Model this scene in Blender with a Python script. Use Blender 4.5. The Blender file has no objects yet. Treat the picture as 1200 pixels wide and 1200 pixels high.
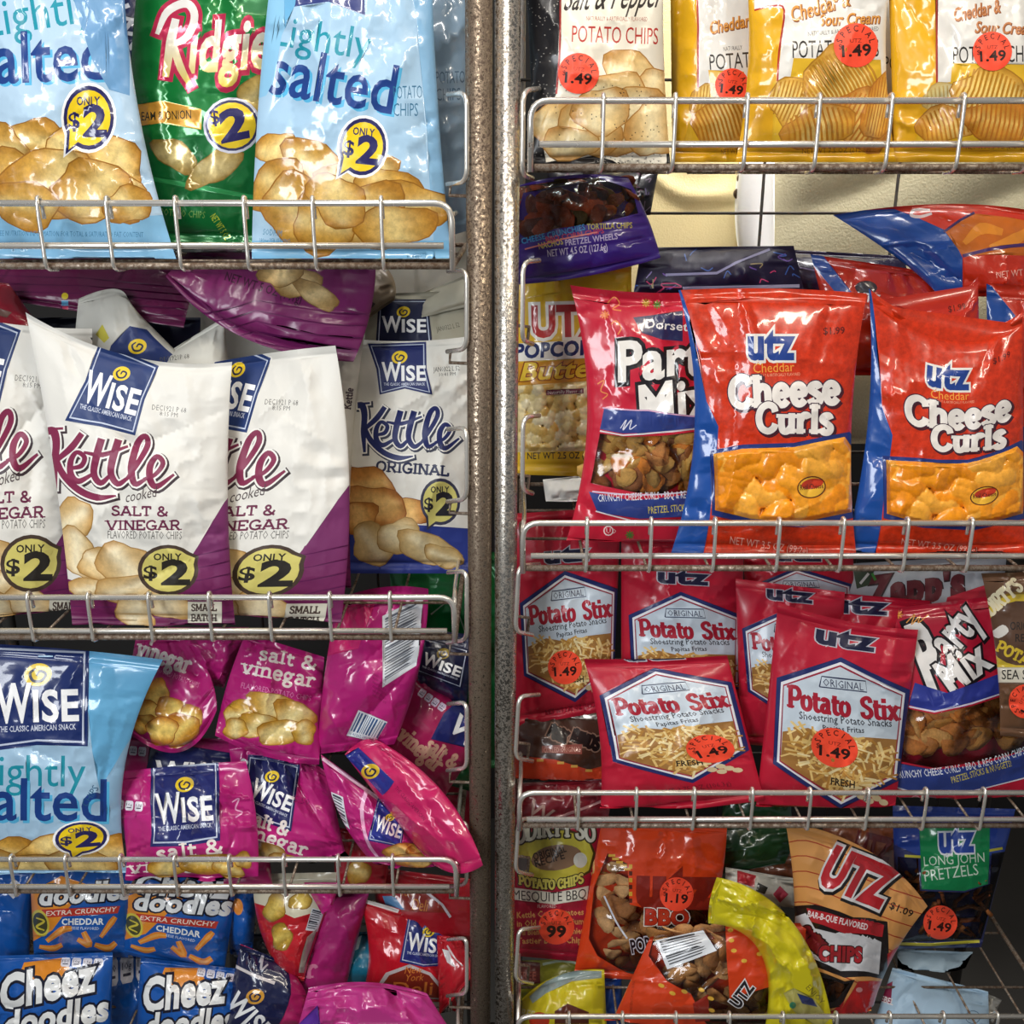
import bpy, bmesh, math, random
import numpy as np
from mathutils import Vector, Matrix, noise as mnoise
from mathutils.geometry import delaunay_2d_cdt, tessellate_polygon

scene = bpy.context.scene
COL = scene.collection

# ------------------------------------------------------------------ camera, light, exposure
FPX = 1200.0                      # focal length in pixels of the 1200 px frame
TH = math.atan(2.75e-4 * FPX)     # downward pitch
CAM = np.array((0.0, -0.97, 1.55))
CT, ST = math.cos(TH), math.sin(TH)

cd = bpy.data.cameras.new('camera')
cam = bpy.data.objects.new('camera', cd)
COL.objects.link(cam)
cam.location = CAM
cam.rotation_euler = (math.pi / 2 - TH, 0, 0)
cd.sensor_width = 36
cd.lens = 36 * FPX / 1200
cd.clip_start = 0.02
scene.camera = cam

world = bpy.data.worlds.new('world')
scene.world = world
world.use_nodes = True
wn = world.node_tree.nodes
wn['Background'].inputs[0].default_value = (0.80, 0.84, 0.90, 1)
wn['Background'].inputs[1].default_value = 0.17

def area(name, loc, target, sx, sy, power, col, spread=math.pi):
    ld = bpy.data.lights.new(name, 'AREA')
    ld.shape = 'RECTANGLE'
    ld.size, ld.size_y = sx, sy
    ld.energy = power
    ld.color = col
    ld.spread = spread
    o = bpy.data.objects.new(name, ld)
    COL.objects.link(o)
    o.location = loc
    o.rotation_euler = (Vector(target) - Vector(loc)).to_track_quat('-Z', 'Y').to_euler()
    return o

# daylight through the shop front behind the photographer; warm lamp at right and an added strip, both kept thin for glints
area('shop_window_light', (-1.05, -1.75, 1.95), (-0.08, 0.0, 1.15), 0.70, 0.95, 29, (0.93, 0.97, 1.0))
area('glint_strip_light', (0.75, -1.05, 2.65), (0.15, 0.05, 1.2), 1.1, 0.07, 13, (1.0, 0.88, 0.72))
area('glint_strip_light', (-0.25, -0.55, 2.75), (0.0, 0.1, 1.1), 0.07, 1.1, 11, (1.0, 0.95, 0.88))
# added fill lamp between grid and coat, there to brighten the coat
area('coat_fill_light', (0.40, 0.37, 2.15), (0.36, 0.56, 1.52), 0.7, 0.06, 3.6, (1.0, 0.97, 0.92), 1.5)

vs = scene.view_settings
vs.view_transform = 'Standard'
vs.look = 'None'
vs.exposure = 0.0
vs.gamma = 1.0
vs.use_curve_mapping = False

# ------------------------------------------------------------------ helpers
SHELF_L, SHELF_R = [], []          # floor heights of the shelves
def lin(c):
    """'#rrggbb' to linear rgb."""
    if not isinstance(c, str):
        return tuple(c)
    c = c.lstrip('#')
    out = []
    for i in (0, 2, 4):
        s = int(c[i:i + 2], 16) / 255
        out.append(s / 12.92 if s <= 0.04045 else ((s + 0.055) / 1.055) ** 2.4)
    return tuple(out)

def P(px, py, y):
    """World point seen at pixel (px, py) that lies at depth y (arrays allowed)."""
    px, py, y = np.broadcast_arrays(np.asarray(px, float), np.asarray(py, float), np.asarray(y, float))
    a = (px - 600) / FPX
    b = (600 - py) / FPX
    dy = CT + b * ST
    dz = -ST + b * CT
    t = (y - CAM[1]) / dy
    return np.stack([a * t, y, CAM[2] + dz * t], -1)

def PV(px, py, y):
    return Vector(P(px, py, y).tolist())

def new_mat(name):
    m = bpy.data.materials.new(name)
    m.use_nodes = True
    nt = m.node_tree
    return m, nt, nt.nodes['Principled BSDF']

def node(nt, typ, **kw):
    n = nt.nodes.new(typ)
    for k, v in kw.items():
        setattr(n, k, v)
    return n

def film_mat(name, rough, spec, metal=0.0, coat=0.0, bump=0.25, bscale=140.0, coat_rough=0.08):
    m, nt, b = new_mat(name)
    at = node(nt, 'ShaderNodeAttribute', attribute_name='art')
    tc = node(nt, 'ShaderNodeTexCoord')
    n1 = node(nt, 'ShaderNodeTexNoise')
    n1.inputs['Scale'].default_value = 150
    n1.inputs['Detail'].default_value = 6
    n1.inputs['Roughness'].default_value = 0.7
    nt.links.new(tc.outputs['Object'], n1.inputs['Vector'])
    # alpha of the print colour = how mottled the printed picture is
    mr = node(nt, 'ShaderNodeMapRange')
    mr.inputs['From Min'].default_value = 0.32
    mr.inputs['From Max'].default_value = 0.68
    mr.inputs['To Min'].default_value = -0.5
    mr.inputs['To Max'].default_value = 0.5
    nt.links.new(n1.outputs['Fac'], mr.inputs['Value'])
    mu = node(nt, 'ShaderNodeMath', operation='MULTIPLY_ADD')
    mu.inputs[2].default_value = 1.0
    nt.links.new(mr.outputs[0], mu.inputs[0])
    nt.links.new(at.outputs['Alpha'], mu.inputs[1])
    vm = node(nt, 'ShaderNodeVectorMath', operation='SCALE')
    nt.links.new(at.outputs['Color'], vm.inputs[0])
    nt.links.new(mu.outputs[0], vm.inputs['Scale'])
    nt.links.new(vm.outputs[0], b.inputs['Base Color'])
    b.inputs['Roughness'].default_value = rough
    b.inputs['Specular IOR Level'].default_value = spec
    b.inputs['Metallic'].default_value = metal
    b.inputs['Coat Weight'].default_value = coat
    b.inputs['Coat Roughness'].default_value = coat_rough
    n2 = node(nt, 'ShaderNodeTexNoise')
    n2.inputs['Scale'].default_value = bscale
    n2.inputs['Detail'].default_value = 3
    nt.links.new(tc.outputs['Object'], n2.inputs['Vector'])
    bp = node(nt, 'ShaderNodeBump')
    bp.inputs['Strength'].default_value = bump
    bp.inputs['Distance'].default_value = 0.0015
    nt.links.new(n2.outputs['Fac'], bp.inputs['Height'])
    nt.links.new(bp.outputs[0], b.inputs['Normal'])
    return m

M_GLOSS = film_mat('glossy_film', 0.30, 0.45, coat=0.75, bump=0.16, bscale=70)
M_SHEEN = film_mat('satin_film', 0.36, 0.45, coat=0.30, bump=0.16, bscale=70, coat_rough=0.16)
M_MATTE = film_mat('matte_film', 0.50, 0.40, coat=0.06, bump=0.12, bscale=60, coat_rough=0.3)
M_FOIL = film_mat('foil_film', 0.26, 0.6, metal=0.30, coat=0.75, bump=0.16, bscale=70)
M_STICK = film_mat('sticker_paper', 0.45, 0.4, bump=0.05)

def clear_mat():
    m = bpy.data.materials.new('clear_film')
    m.use_nodes = True
    nt = m.node_tree
    nt.nodes.remove(nt.nodes['Principled BSDF'])
    out = nt.nodes['Material Output']
    tr = node(nt, 'ShaderNodeBsdfTransparent')
    tr.inputs[0].default_value = (0.97, 0.95, 0.93, 1)
    gl = node(nt, 'ShaderNodeBsdfGlossy')
    gl.inputs['Roughness'].default_value = 0.12
    fr = node(nt, 'ShaderNodeFresnel')
    fr.inputs[0].default_value = 1.5
    ma = node(nt, 'ShaderNodeMath', operation='MULTIPLY_ADD')
    ma.inputs[1].default_value = 1.0
    ma.inputs[2].default_value = 0.02
    nt.links.new(fr.outputs[0], ma.inputs[0])
    mx = node(nt, 'ShaderNodeMixShader')
    nt.links.new(ma.outputs[0], mx.inputs[0])
    nt.links.new(tr.outputs[0], mx.inputs[1])
    nt.links.new(gl.outputs[0], mx.inputs[2])
    nt.links.new(mx.outputs[0], out.inputs[0])
    return m
M_CLEAR = clear_mat()

# ------------------------------------------------------------------ lettering
_gc = {}
CAPH = None
def glyphs(body, off=0.0, res=3, sp=1.0):
    """Flat letters: triangle vertices (x normalised 0..1 over the plain width, y in cap heights) and triangles."""
    global CAPH
    key = (body, round(off, 4), res, round(sp, 3))
    if key in _gc:
        return _gc[key]
    def raw(bd, of):
        c = bpy.data.curves.new('lettering', 'FONT')
        c.body = bd
        c.resolution_u = res
        c.offset = of
        c.space_character = sp
        o = bpy.data.objects.new('lettering', c)
        COL.objects.link(o)
        dg = bpy.context.evaluated_depsgraph_get()
        me = bpy.data.meshes.new_from_object(o.evaluated_get(dg))
        me.calc_loop_triangles()
        v = np.array([x.co[:2] for x in me.vertices]).reshape(-1, 2)
        t = [tuple(x.vertices) for x in me.loop_triangles]
        bpy.data.objects.remove(o)
        bpy.data.curves.remove(c)
        bpy.data.meshes.remove(me)
        return v, t
    if CAPH is None:
        CAPH = raw('H', 0)[0][:, 1].max()
    v0, t0 = raw(body, 0)
    x0, x1 = v0[:, 0].min(), v0[:, 0].max()
    v, t = (v0, t0) if off == 0 else raw(body, off)
    g = np.stack([(v[:, 0] - x0) / (x1 - x0), v[:, 1] / CAPH], 1)
    _gc[key] = (g, t, (x1 - x0) / CAPH)
    return _gc[key]

def catmull(pts, n=5):
    p = [np.array(q, float) for q in pts]
    p = [2 * p[0] - p[1]] + p + [2 * p[-1] - p[-2]]
    out = []
    for i in range(1, len(p) - 2):
        for k in range(n):
            t = k / n
            out.append(0.5 * ((2 * p[i]) + (-p[i - 1] + p[i + 1]) * t + (2 * p[i - 1] - 5 * p[i] + 4 * p[i + 1] - p[i + 2]) * t * t
                              + (-p[i - 1] + 3 * p[i] - 3 * p[i + 1] + p[i + 2]) * t ** 3))
    out.append(p[-2])
    return np.array(out)

def strip(pts, w):
    """Triangles of a ribbon of width w (scalar or per point) along pts; returns verts, tris."""
    p = np.asarray(pts, float)
    n = len(p)
    w = np.broadcast_to(np.asarray(w, float), (n,))
    d = np.gradient(p, axis=0) if n > 2 else np.repeat([p[-1] - p[0]], n, 0)
    d /= np.maximum(np.linalg.norm(d, axis=1, keepdims=True), 1e-9)
    nn = np.stack([-d[:, 1], d[:, 0]], 1)
    a = p + nn * w[:, None] / 2
    b = p - nn * w[:, None] / 2
    v = np.concatenate([a, b])
    t = []
    for i in range(n - 1):
        t += [(i, i + 1, n + i + 1), (i, n + i + 1, n + i)]
    return v, t

# slab-serif letters: width, list of strokes; a stroke starting with 'c' is a smooth curve; 's' straight
def _S(w, *st):
    return (w, [(s[0], [tuple(float(q) for q in z.split(',')) for z in s[1:].split()]) for s in st])
SERIF = {
 'A': _S(.95, 's.1,0 .45,1', 's.45,1 .85,0', 's.25,.33 .7,.33'),
 'B': _S(.8, 's.15,0 .15,1', 'c.15,.97 .5,.97 .66,.76 .5,.53 .15,.53', 'c.15,.53 .55,.53 .74,.28 .52,.03 .15,.03'),
 'C': _S(.85, 'c.76,.72 .68,.9 .45,.97 .2,.82 .1,.5 .2,.17 .47,.03 .7,.14 .78,.3'),
 'D': _S(.88, 's.15,0 .15,1', 'c.15,.97 .5,.95 .74,.72 .76,.35 .55,.06 .15,.03'),
 'E': _S(.78, 's.15,0 .15,1', 's.15,.96 .68,.96', 's.68,.98 .68,.76', 's.15,.5 .5,.5', 's.15,.04 .7,.04', 's.7,.02 .7,.25'),
 'G': _S(.9, 'c.76,.74 .66,.92 .45,.97 .2,.82 .1,.5 .2,.17 .47,.03 .7,.12 .76,.25', 's.76,.05 .76,.42', 's.5,.42 .86,.42'),
 'H': _S(.92, 's.17,0 .17,1', 's.75,0 .75,1', 's.17,.5 .75,.5'),
 'I': _S(.42, 's.21,0 .21,1'),
 'K': _S(.9, 's.17,0 .17,1', 's.72,1 .2,.42', 's.35,.58 .78,0'),
 'L': _S(.75, 's.17,0 .17,1', 's.17,.04 .68,.04', 's.68,.02 .68,.28'),
 'M': _S(1.1, 's.17,0 .17,1', 's.17,1 .55,.2', 's.55,.2 .93,1', 's.93,0 .93,1'),
 'N': _S(.95, 's.17,0 .17,1', 's.17,1 .78,0', 's.78,0 .78,1'),
 'O': _S(.92, 'c.46,.97 .2,.82 .11,.5 .2,.18 .46,.03 .72,.18 .81,.5 .72,.82 .46,.97'),
 'P': _S(.8, 's.17,0 .17,1', 'c.17,.97 .55,.97 .72,.72 .55,.45 .17,.45'),
 'Q': _S(.92, 'c.46,.97 .2,.82 .11,.5 .2,.18 .46,.03 .72,.18 .81,.5 .72,.82 .46,.97', 's.5,.25 .82,-.08'),
 'R': _S(.88, 's.17,0 .17,1', 'c.17,.97 .55,.97 .7,.74 .55,.5 .17,.5', 's.42,.5 .76,0'),
 'S': _S(.75, 'c.62,.74 .55,.93 .36,.97 .14,.84 .17,.64 .38,.52 .6,.38 .62,.16 .38,.03 .16,.1 .11,.28'),
 'T': _S(.8, 's.4,0 .4,1', 's.08,.96 .72,.96', 's.08,.98 .08,.74', 's.72,.98 .72,.74'),
 'U': _S(.92, 'c.17,1 .17,.6 .2,.2 .46,.03 .72,.2 .75,.6 .75,1'),
 'V': _S(.92, 's.1,1 .46,0', 's.46,0 .82,1'),
 'Y': _S(.88, 's.1,1 .44,.48', 's.78,1 .44,.48', 's.44,.48 .44,0'),
 'Z': _S(.8, 's.12,.96 .68,.96', 's.68,.96 .12,.04', 's.12,.04 .68,.04'),
 '&': _S(.95, 'c.88,.5 .75,.22 .5,.03 .2,.08 .14,.3 .3,.48 .55,.68 .52,.92 .34,.96 .22,.8 .32,.58 .6,.25 .88,.03'),
 '!': _S(.35, 's.17,.3 .17,1', 's.17,.02 .17,.14'),
 'a': _S(.68, 'c.13,.52 .22,.65 .42,.62 .48,.45 .48,.1', 'c.48,.38 .22,.36 .12,.2 .2,.04 .38,.06 .48,.2', 's.46,.04 .62,.04'),
 'c': _S(.62, 'c.52,.48 .42,.64 .24,.6 .12,.34 .24,.06 .42,.05 .54,.2'),
 'd': _S(.72, 'c.52,.5 .34,.65 .14,.52 .12,.2 .3,.03 .52,.2', 's.53,0 .53,1'),
 'e': _S(.64, 'c.12,.34 .52,.36 .48,.56 .32,.65 .16,.55 .11,.32 .2,.08 .38,.03 .54,.16'),
 'g': _S(.68, 'c.46,.5 .3,.65 .13,.52 .14,.28 .32,.22 .46,.36 .46,.5', 'c.24,.24 .14,.1 .4,.04 .56,-.1 .44,-.28 .2,-.28 .1,-.14 .22,0', 's.46,.58 .62,.62'),
 'h': _S(.75, 's.17,0 .17,1', 'c.17,.46 .34,.64 .54,.58 .58,.4 .58,0'),
 'i': _S(.38, 's.19,0 .19,.65', 's.19,.82 .19,.96'),
 'l': _S(.38, 's.19,0 .19,1'),
 'n': _S(.76, 's.17,0 .17,.65', 'c.17,.46 .34,.64 .54,.58 .58,.4 .58,0'),
 'o': _S(.68, 'c.34,.65 .16,.56 .1,.33 .17,.1 .34,.02 .51,.1 .58,.33 .52,.56 .34,.65'),
 'p': _S(.72, 's.17,-.32 .17,.65', 'c.17,.5 .34,.65 .56,.54 .58,.2 .4,.03 .17,.16'),
 'r': _S(.56, 's.17,0 .17,.65', 'c.17,.42 .3,.62 .46,.62 .52,.52'),
 's': _S(.56, 'c.46,.5 .38,.63 .2,.61 .12,.48 .3,.35 .46,.22 .4,.05 .18,.04 .1,.18'),
 't': _S(.48, 'c.2,.9 .2,.4 .22,.12 .34,.03 .46,.12', 's.06,.62 .44,.62'),
 'u': _S(.76, 'c.17,.65 .17,.3 .24,.06 .42,.05 .58,.22', 's.58,0 .58,.65'),
 'v': _S(.7, 's.1,.65 .34,0', 's.34,0 .6,.65'),
 'x': _S(.72, 's.12,.65 .6,0', 's.6,.65 .12,0'),
 'y': _S(.7, 's.1,.65 .36,.05', 'c.6,.65 .4,.1 .28,-.25 .1,-.3'),
 'w': _S(1., 's.1,.65 .3,0', 's.3,0 .5,.6', 's.5,.6 .7,0', 's.7,0 .9,.65'),
 "'": _S(.25, 's.12,1 .12,.75'),
}
def serif_strokes(body, w=0.17, slab=True):
    """[(points, width)] with x normalised to 0..1; widths in cap heights; returns strokes and the aspect."""
    x = 0
    out = []
    for ch in body:
        if ch == ' ':
            x += 0.4
            continue
        gw, st = SERIF.get(ch, SERIF['O'])
        for k, pts in st:
            pp = catmull(pts, 4) if k == 'c' else np.array(pts)
            q = pp + np.array((x, 0))
            out.append((q, w))
            if slab:
                for e, f in ((q[0], q[1]), (q[-1], q[-2])):
                    dv = e - f
                    if abs(dv[1]) > abs(dv[0]) * 0.9 and min(abs(e[1] - l) for l in (0, 1, .65, -.32)) < 0.012:
                        yy = e[1] + (w * .28 if e[1] < .3 else -w * .28)
                        s = 0.17
                        out.append((np.array([(e[0] - s, yy), (e[0] + s, yy)]), w * .56))
        x += gw
    return out, x

class Art:
    """Print on one bag, drawn in photograph pixels of the bag it was read from."""
    def __init__(self, base):
        self.v, self.f, self.fp, self.prims = [], [], [], []
        self.base = base
        self.stickers = []
        self.fill = []
        self.relief = None
    def _add(self, v, tris, col, mott=0.0, mat=0):
        b = len(self.v)
        self.v.extend([tuple(q) for q in v])
        self.f.extend([tuple(b + i for i in t) for t in tris])
        self.fp.extend([len(self.prims)] * len(tris))
        self.prims.append((col if callable(col) else lin(col), mott, mat))
    def poly(self, pts, col, mott=0.0, mat=0, smooth=0):
        if smooth:
            pts = catmull(list(pts) + [pts[0]], smooth)[:-1]
        pts = np.asarray(pts, float)
        tr = tessellate_polygon([[Vector((q[0], q[1], 0)) for q in pts]])
        self._add(pts, tr, col, mott, mat)
    def rect(self, x0, y0, x1, y1, col, **k):
        self.poly([(x0, y0), (x1, y0), (x1, y1), (x0, y1)], col, **k)
    def ell(self, cx, cy, rx, ry, col, rot=0, n=22, **k):
        a = np.linspace(0, 2 * math.pi, n, endpoint=False)
        c, s = math.cos(math.radians(rot)), math.sin(math.radians(rot))
        x, y = rx * np.cos(a), ry * np.sin(a)
        self.poly(np.stack([cx + x * c - y * s, cy + x * s + y * c], 1), col, **k)
    def line(self, pts, w, col, smooth=0, **k):
        p = catmull(pts, smooth) if smooth else np.asarray(pts, float)
        w_ = np.interp(np.linspace(0, 1, len(p)), np.linspace(0, 1, len(w)), w) if hasattr(w, '__len__') else w
        v, t = strip(p, w_)
        self._add(v, t, col, **k)
    def frame(self, x0, y0, x1, y1, h):
        d = np.array((x1 - x0, y1 - y0), float)
        L = np.linalg.norm(d)
        e = d / L
        up = np.array((e[1], -e[0])) * h
        return np.array((x0, y0), float), d, up
    def text(self, s, x0, y0, x1, y1, h, col, bold=0.0, out=(), shear=0.0, bend=0.0, res=3, taper=0.0):
        """Letters from baseline start (x0,y0) to end (x1,y1), cap height h px; out = [(extra, colour, dx, dy)] outlines beneath."""
        o, d, up = self.frame(x0, y0, x1, y1, h)
        eu = d / np.linalg.norm(d)
        def put(off, c, dx=0, dy=0):
            g, t, asp = glyphs(s, off, res, 1 + bold * 1.5)
            if not len(t):
                return
            gy = g[:, 1:2] * (1 + taper * (g[:, 0:1] - .5))
            q = o + g[:, 0:1] * d + gy * up + (g[:, 1:2] * shear * h) * eu
            q = q + (4 * g[:, 0:1] * (1 - g[:, 0:1]) * bend) * (up / h) + np.array((dx, dy))
            self._add(q, t, c)
        bold *= .62
        for ex, c, dx, dy in out:
            put(bold + ex * .5, c, dx, dy)
        put(bold, col)
    def serif(self, s, x0, y0, x1, y1, h, col, w=0.17, out=(), bend=0.0, slab=True, shear=0.0):
        o, d, up = self.frame(x0, y0, x1, y1, h)
        st, tot = serif_strokes(s, w, slab)
        L = np.linalg.norm(d)
        eu = d / L
        def put(ex, c, dx=0, dy=0):
            V, T = [], []
            for q, ww in st:
                g = q[:, 0:1] / tot
                a = o + g * d + q[:, 1:2] * up + q[:, 1:2] * shear * h * eu + 4 * g * (1 - g) * bend * (up / h) + np.array((dx, dy))
                if len(a) == 2:
                    e = (a[1] - a[0]) / max(np.linalg.norm(a[1] - a[0]), 1e-6)
                    a = np.array([a[0] - e * (ex * h + .04 * h), a[1] + e * (ex * h + .04 * h)])
                v, t = strip(a, (ww + 2 * ex) * h)
                T += [tuple(i + len(V) for i in z) for z in t]
                V += list(v)
            self._add(V, T, c)
        for ex, c, dx, dy in out:
            put(ex, c, dx, dy)
        put(0, col)
    def brush(self, paths, col, out=()):
        """paths = [(points, widths)] smooth brush strokes."""
        def put(ex, c, dx=0, dy=0):
            V, T = [], []
            for pts, w in paths:
                p = catmull(pts, 5) + np.array((dx, dy))
                ww = np.interp(np.linspace(0, 1, len(p)), np.linspace(0, 1, len(w)), w) + 2 * ex
                if ex:
                    e0 = (p[0] - p[1]) / max(np.linalg.norm(p[0] - p[1]), 1e-6)
                    e1 = (p[-1] - p[-2]) / max(np.linalg.norm(p[-1] - p[-2]), 1e-6)
                    p = np.concatenate([[p[0] + e0 * ex], p, [p[-1] + e1 * ex]])
                    ww = np.concatenate([ww[:1], ww, ww[-1:]])
                v, t = strip(p, ww)
                T += [tuple(i + len(V) for i in z) for z in t]
                V += list(v)
            self._add(V, T, c)
        for ex, c, dx, dy in out:
            put(ex, c, dx, dy)
        put(0, col)
    def ring(self, s, cx, cy, r, a0, a1, h, col, bold=0.0):
        """Letters on a circle; a0..a1 degrees, 90 = top, running clockwise."""
        n = len(s)
        for i, ch in enumerate(s):
            if ch == ' ':
                continue
            a = math.radians(a0 + (a1 - a0) * i / max(n - 1, 1))
            g, t, asp = glyphs(ch, bold, 2)
            e = np.array((math.sin(a), math.cos(a)))
            up = np.array((math.cos(a), -math.sin(a)))
            c = np.array((cx, cy)) + up * r
            w = asp * h * 0.82
            self._add(c + (g[:, 0:1] - .5) * w * e + (g[:, 1:2] - .5) * h * up, t, col)
    def snacks(self, poly, n, r, length, cols, gap, seed=1, amp=.55):
        """Window of clear film shrunk over loose snacks: rounded pieces give the surface its relief."""
        rn = random.Random(seed)
        p = np.array(poly, float)
        lo, hi = p.min(0) - r, p.max(0) + r
        C = []
        for k in range(n):
            best = None
            for _ in range(12):
                x, y = rn.uniform(lo[0], hi[0]), rn.uniform(lo[1], hi[1])
                d = min([math.hypot(x - c[0], y - c[1]) for c in C], default=99)
                if best is None or d > best[0]:
                    best = (d, x, y)
            _, x, y = best
            a = rn.uniform(0, math.pi)
            L = length * rn.uniform(.5, 1.2) / 2
            C.append((x, y, math.cos(a) * L, math.sin(a) * L, r * rn.uniform(.8, 1.2), rn.uniform(0, 1), rn.uniform(-.5, .5) * L))
        cap = np.array(C)
        colr = [np.array(lin(rn.choice(cols))) * rn.uniform(.88, 1.12) for _ in C]
        g = np.array(lin(gap))  # darker tone for the gaps: shade between the snacks painted into the colour
        def field(X, Y):
            H = np.full(X.shape, -1.0)
            I = np.full(X.shape, -1)
            for k, (x, y, dx, dy, rr, z, bnd) in enumerate(cap):
                ex, ey = X - x, Y - y
                L2 = dx * dx + dy * dy + 1e-6
                t = np.clip((ex * dx + ey * dy) / L2, -1, 1)
                q = bnd * (1 - t * t)
                L1 = math.sqrt(L2)
                d2 = (ex - t * dx + q * dy / L1) ** 2 + (ey - t * dy - q * dx / L1) ** 2
                h = np.where(d2 < rr * rr, np.sqrt(np.maximum(0, rr * rr - d2)) / r + z * .55, -1)
                m = h > H
                H = np.where(m, h, H)
                I = np.where(m, k, I)
            return H, I
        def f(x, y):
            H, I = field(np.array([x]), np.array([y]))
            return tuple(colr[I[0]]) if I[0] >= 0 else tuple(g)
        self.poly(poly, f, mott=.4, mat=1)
        self.relief = (p, field, amp * r * .00085)
    def chip(self, cx, cy, rx, ry, rot=0, col='#d9a441', edge='#b5781f', light='#f0cf83', seed=0, mott=0.55, wob=0.17, ridges=0):
        """Printed potato chip: wavy disc with toned edge and a paler fold."""
        rn = random.Random(seed * 7 + int(cx) * 13 + int(cy))
        rx, ry = rx * 1.1, ry * 1.12
        n = 20
        ph = [rn.uniform(0, 6.28) for _ in range(3)]
        c, s = math.cos(math.radians(rot)), math.sin(math.radians(rot))
        pts = []
        for i in range(n):
            a = 2 * math.pi * i / n
            k = 1 + wob * (math.sin(2 * a + ph[0]) * .6 + math.sin(3 * a + ph[1]) * .5 + .4 * math.sin(5 * a + ph[2]))
            x, y = rx * k * math.cos(a), ry * k * math.sin(a)
            pts.append((cx + x * c - y * s, cy + x * s + y * c))
        C, E, Li = (np.array(lin(z)) for z in (col, edge, light))
        la = rn.uniform(0, 6.28)
        rn_k = rn.uniform(1.5, 3)
        tone = rn.uniform(.86, 1.1)
        def f(x, y):
            X, Y = ((x - cx) * c + (y - cy) * s) / rx, (-(x - cx) * s + (y - cy) * c) / ry
            r = math.hypot(X, Y)
            fold = math.exp(-((X * math.cos(la) + Y * math.sin(la) + .25 * math.sin(rn_k * Y)) / .42) ** 2)
            o = (C + (Li - C) * fold * 1.0) * tone
            e = min(1, max(0, (r - .70) / .34))
            sh = .5 + .5 * math.sin(X * 2.1 * math.cos(la + 1.2) + Y * 2.1 * math.sin(la + 1.2) + ph[0])
            o = o + (E - o) * .45 * sh * (1 - fold)
            return tuple(o + (E - o) * e * .85)
        pc = np.array(pts)
        self.poly(np.array((cx, cy)) + (pc - (cx, cy)) * 1.0 + np.sign(pc - (cx, cy)) * .45, tuple(E * .8), mott=.2)
        self.poly(np.array((cx, cy)) + (pc - (cx, cy)) * .975, f, mott=mott)
        if ridges:
            m = ridges
            for i in range(-m, m + 1):
                k = i / (m + 1)
                hw = math.sqrt(max(0, 1 - k * k)) * .88
                q = np.array([(k * rx, -hw * ry), (k * rx + rx * .05, 0), (k * rx, hw * ry)])
                q = np.stack([cx + q[:, 0] * c - q[:, 1] * s, cy + q[:, 0] * s + q[:, 1] * c], 1)
                self.line(q, rx * .06, edge, mott=.3)

def vnoise(seed):
    r = np.random.RandomState(seed)
    L = r.rand(64, 64)
    def f(x, y):
        xi, yi = np.floor(x).astype(int), np.floor(y).astype(int)
        fx, fy = x - xi, y - yi
        fx, fy = fx * fx * (3 - 2 * fx), fy * fy * (3 - 2 * fy)
        a, b, c, d = L[yi % 64, xi % 64], L[yi % 64, (xi + 1) % 64], L[(yi + 1) % 64, xi % 64], L[(yi + 1) % 64, (xi + 1) % 64]
        return (a * (1 - fx) + b * fx) * (1 - fy) + (c * (1 - fx) + d * fx) * fy
    return f

def mesh_obj(name, verts, faces, mats, parent=None, loc=None, smooth=True):
    me = bpy.data.meshes.new(name)
    v = np.asarray(verts, float)
    if loc is not None:
        v = v - np.asarray(loc)
    me.from_pydata(v.tolist(), [], [tuple(int(i) for i in f) for f in faces])
    for m in (mats if isinstance(mats, (list, tuple)) else [mats]):
        me.materials.append(m)
    if smooth:
        me.polygons.foreach_set('use_smooth', [True] * len(me.polygons))
    me.update()
    o = bpy.data.objects.new(name, me)
    COL.objects.link(o)
    if parent is not None:
        o.parent = parent
    elif loc is not None:
        o.location = loc
    return o

def empty(name, loc, label, cat, group=None, kind=None):
    o = bpy.data.objects.new(name, None)
    o.empty_display_size = 0.03
    COL.objects.link(o)
    o.location = loc
    o['label'] = label
    o['category'] = cat
    if group:
        o['group'] = group
    if kind:
        o['kind'] = kind
    return o

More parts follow.
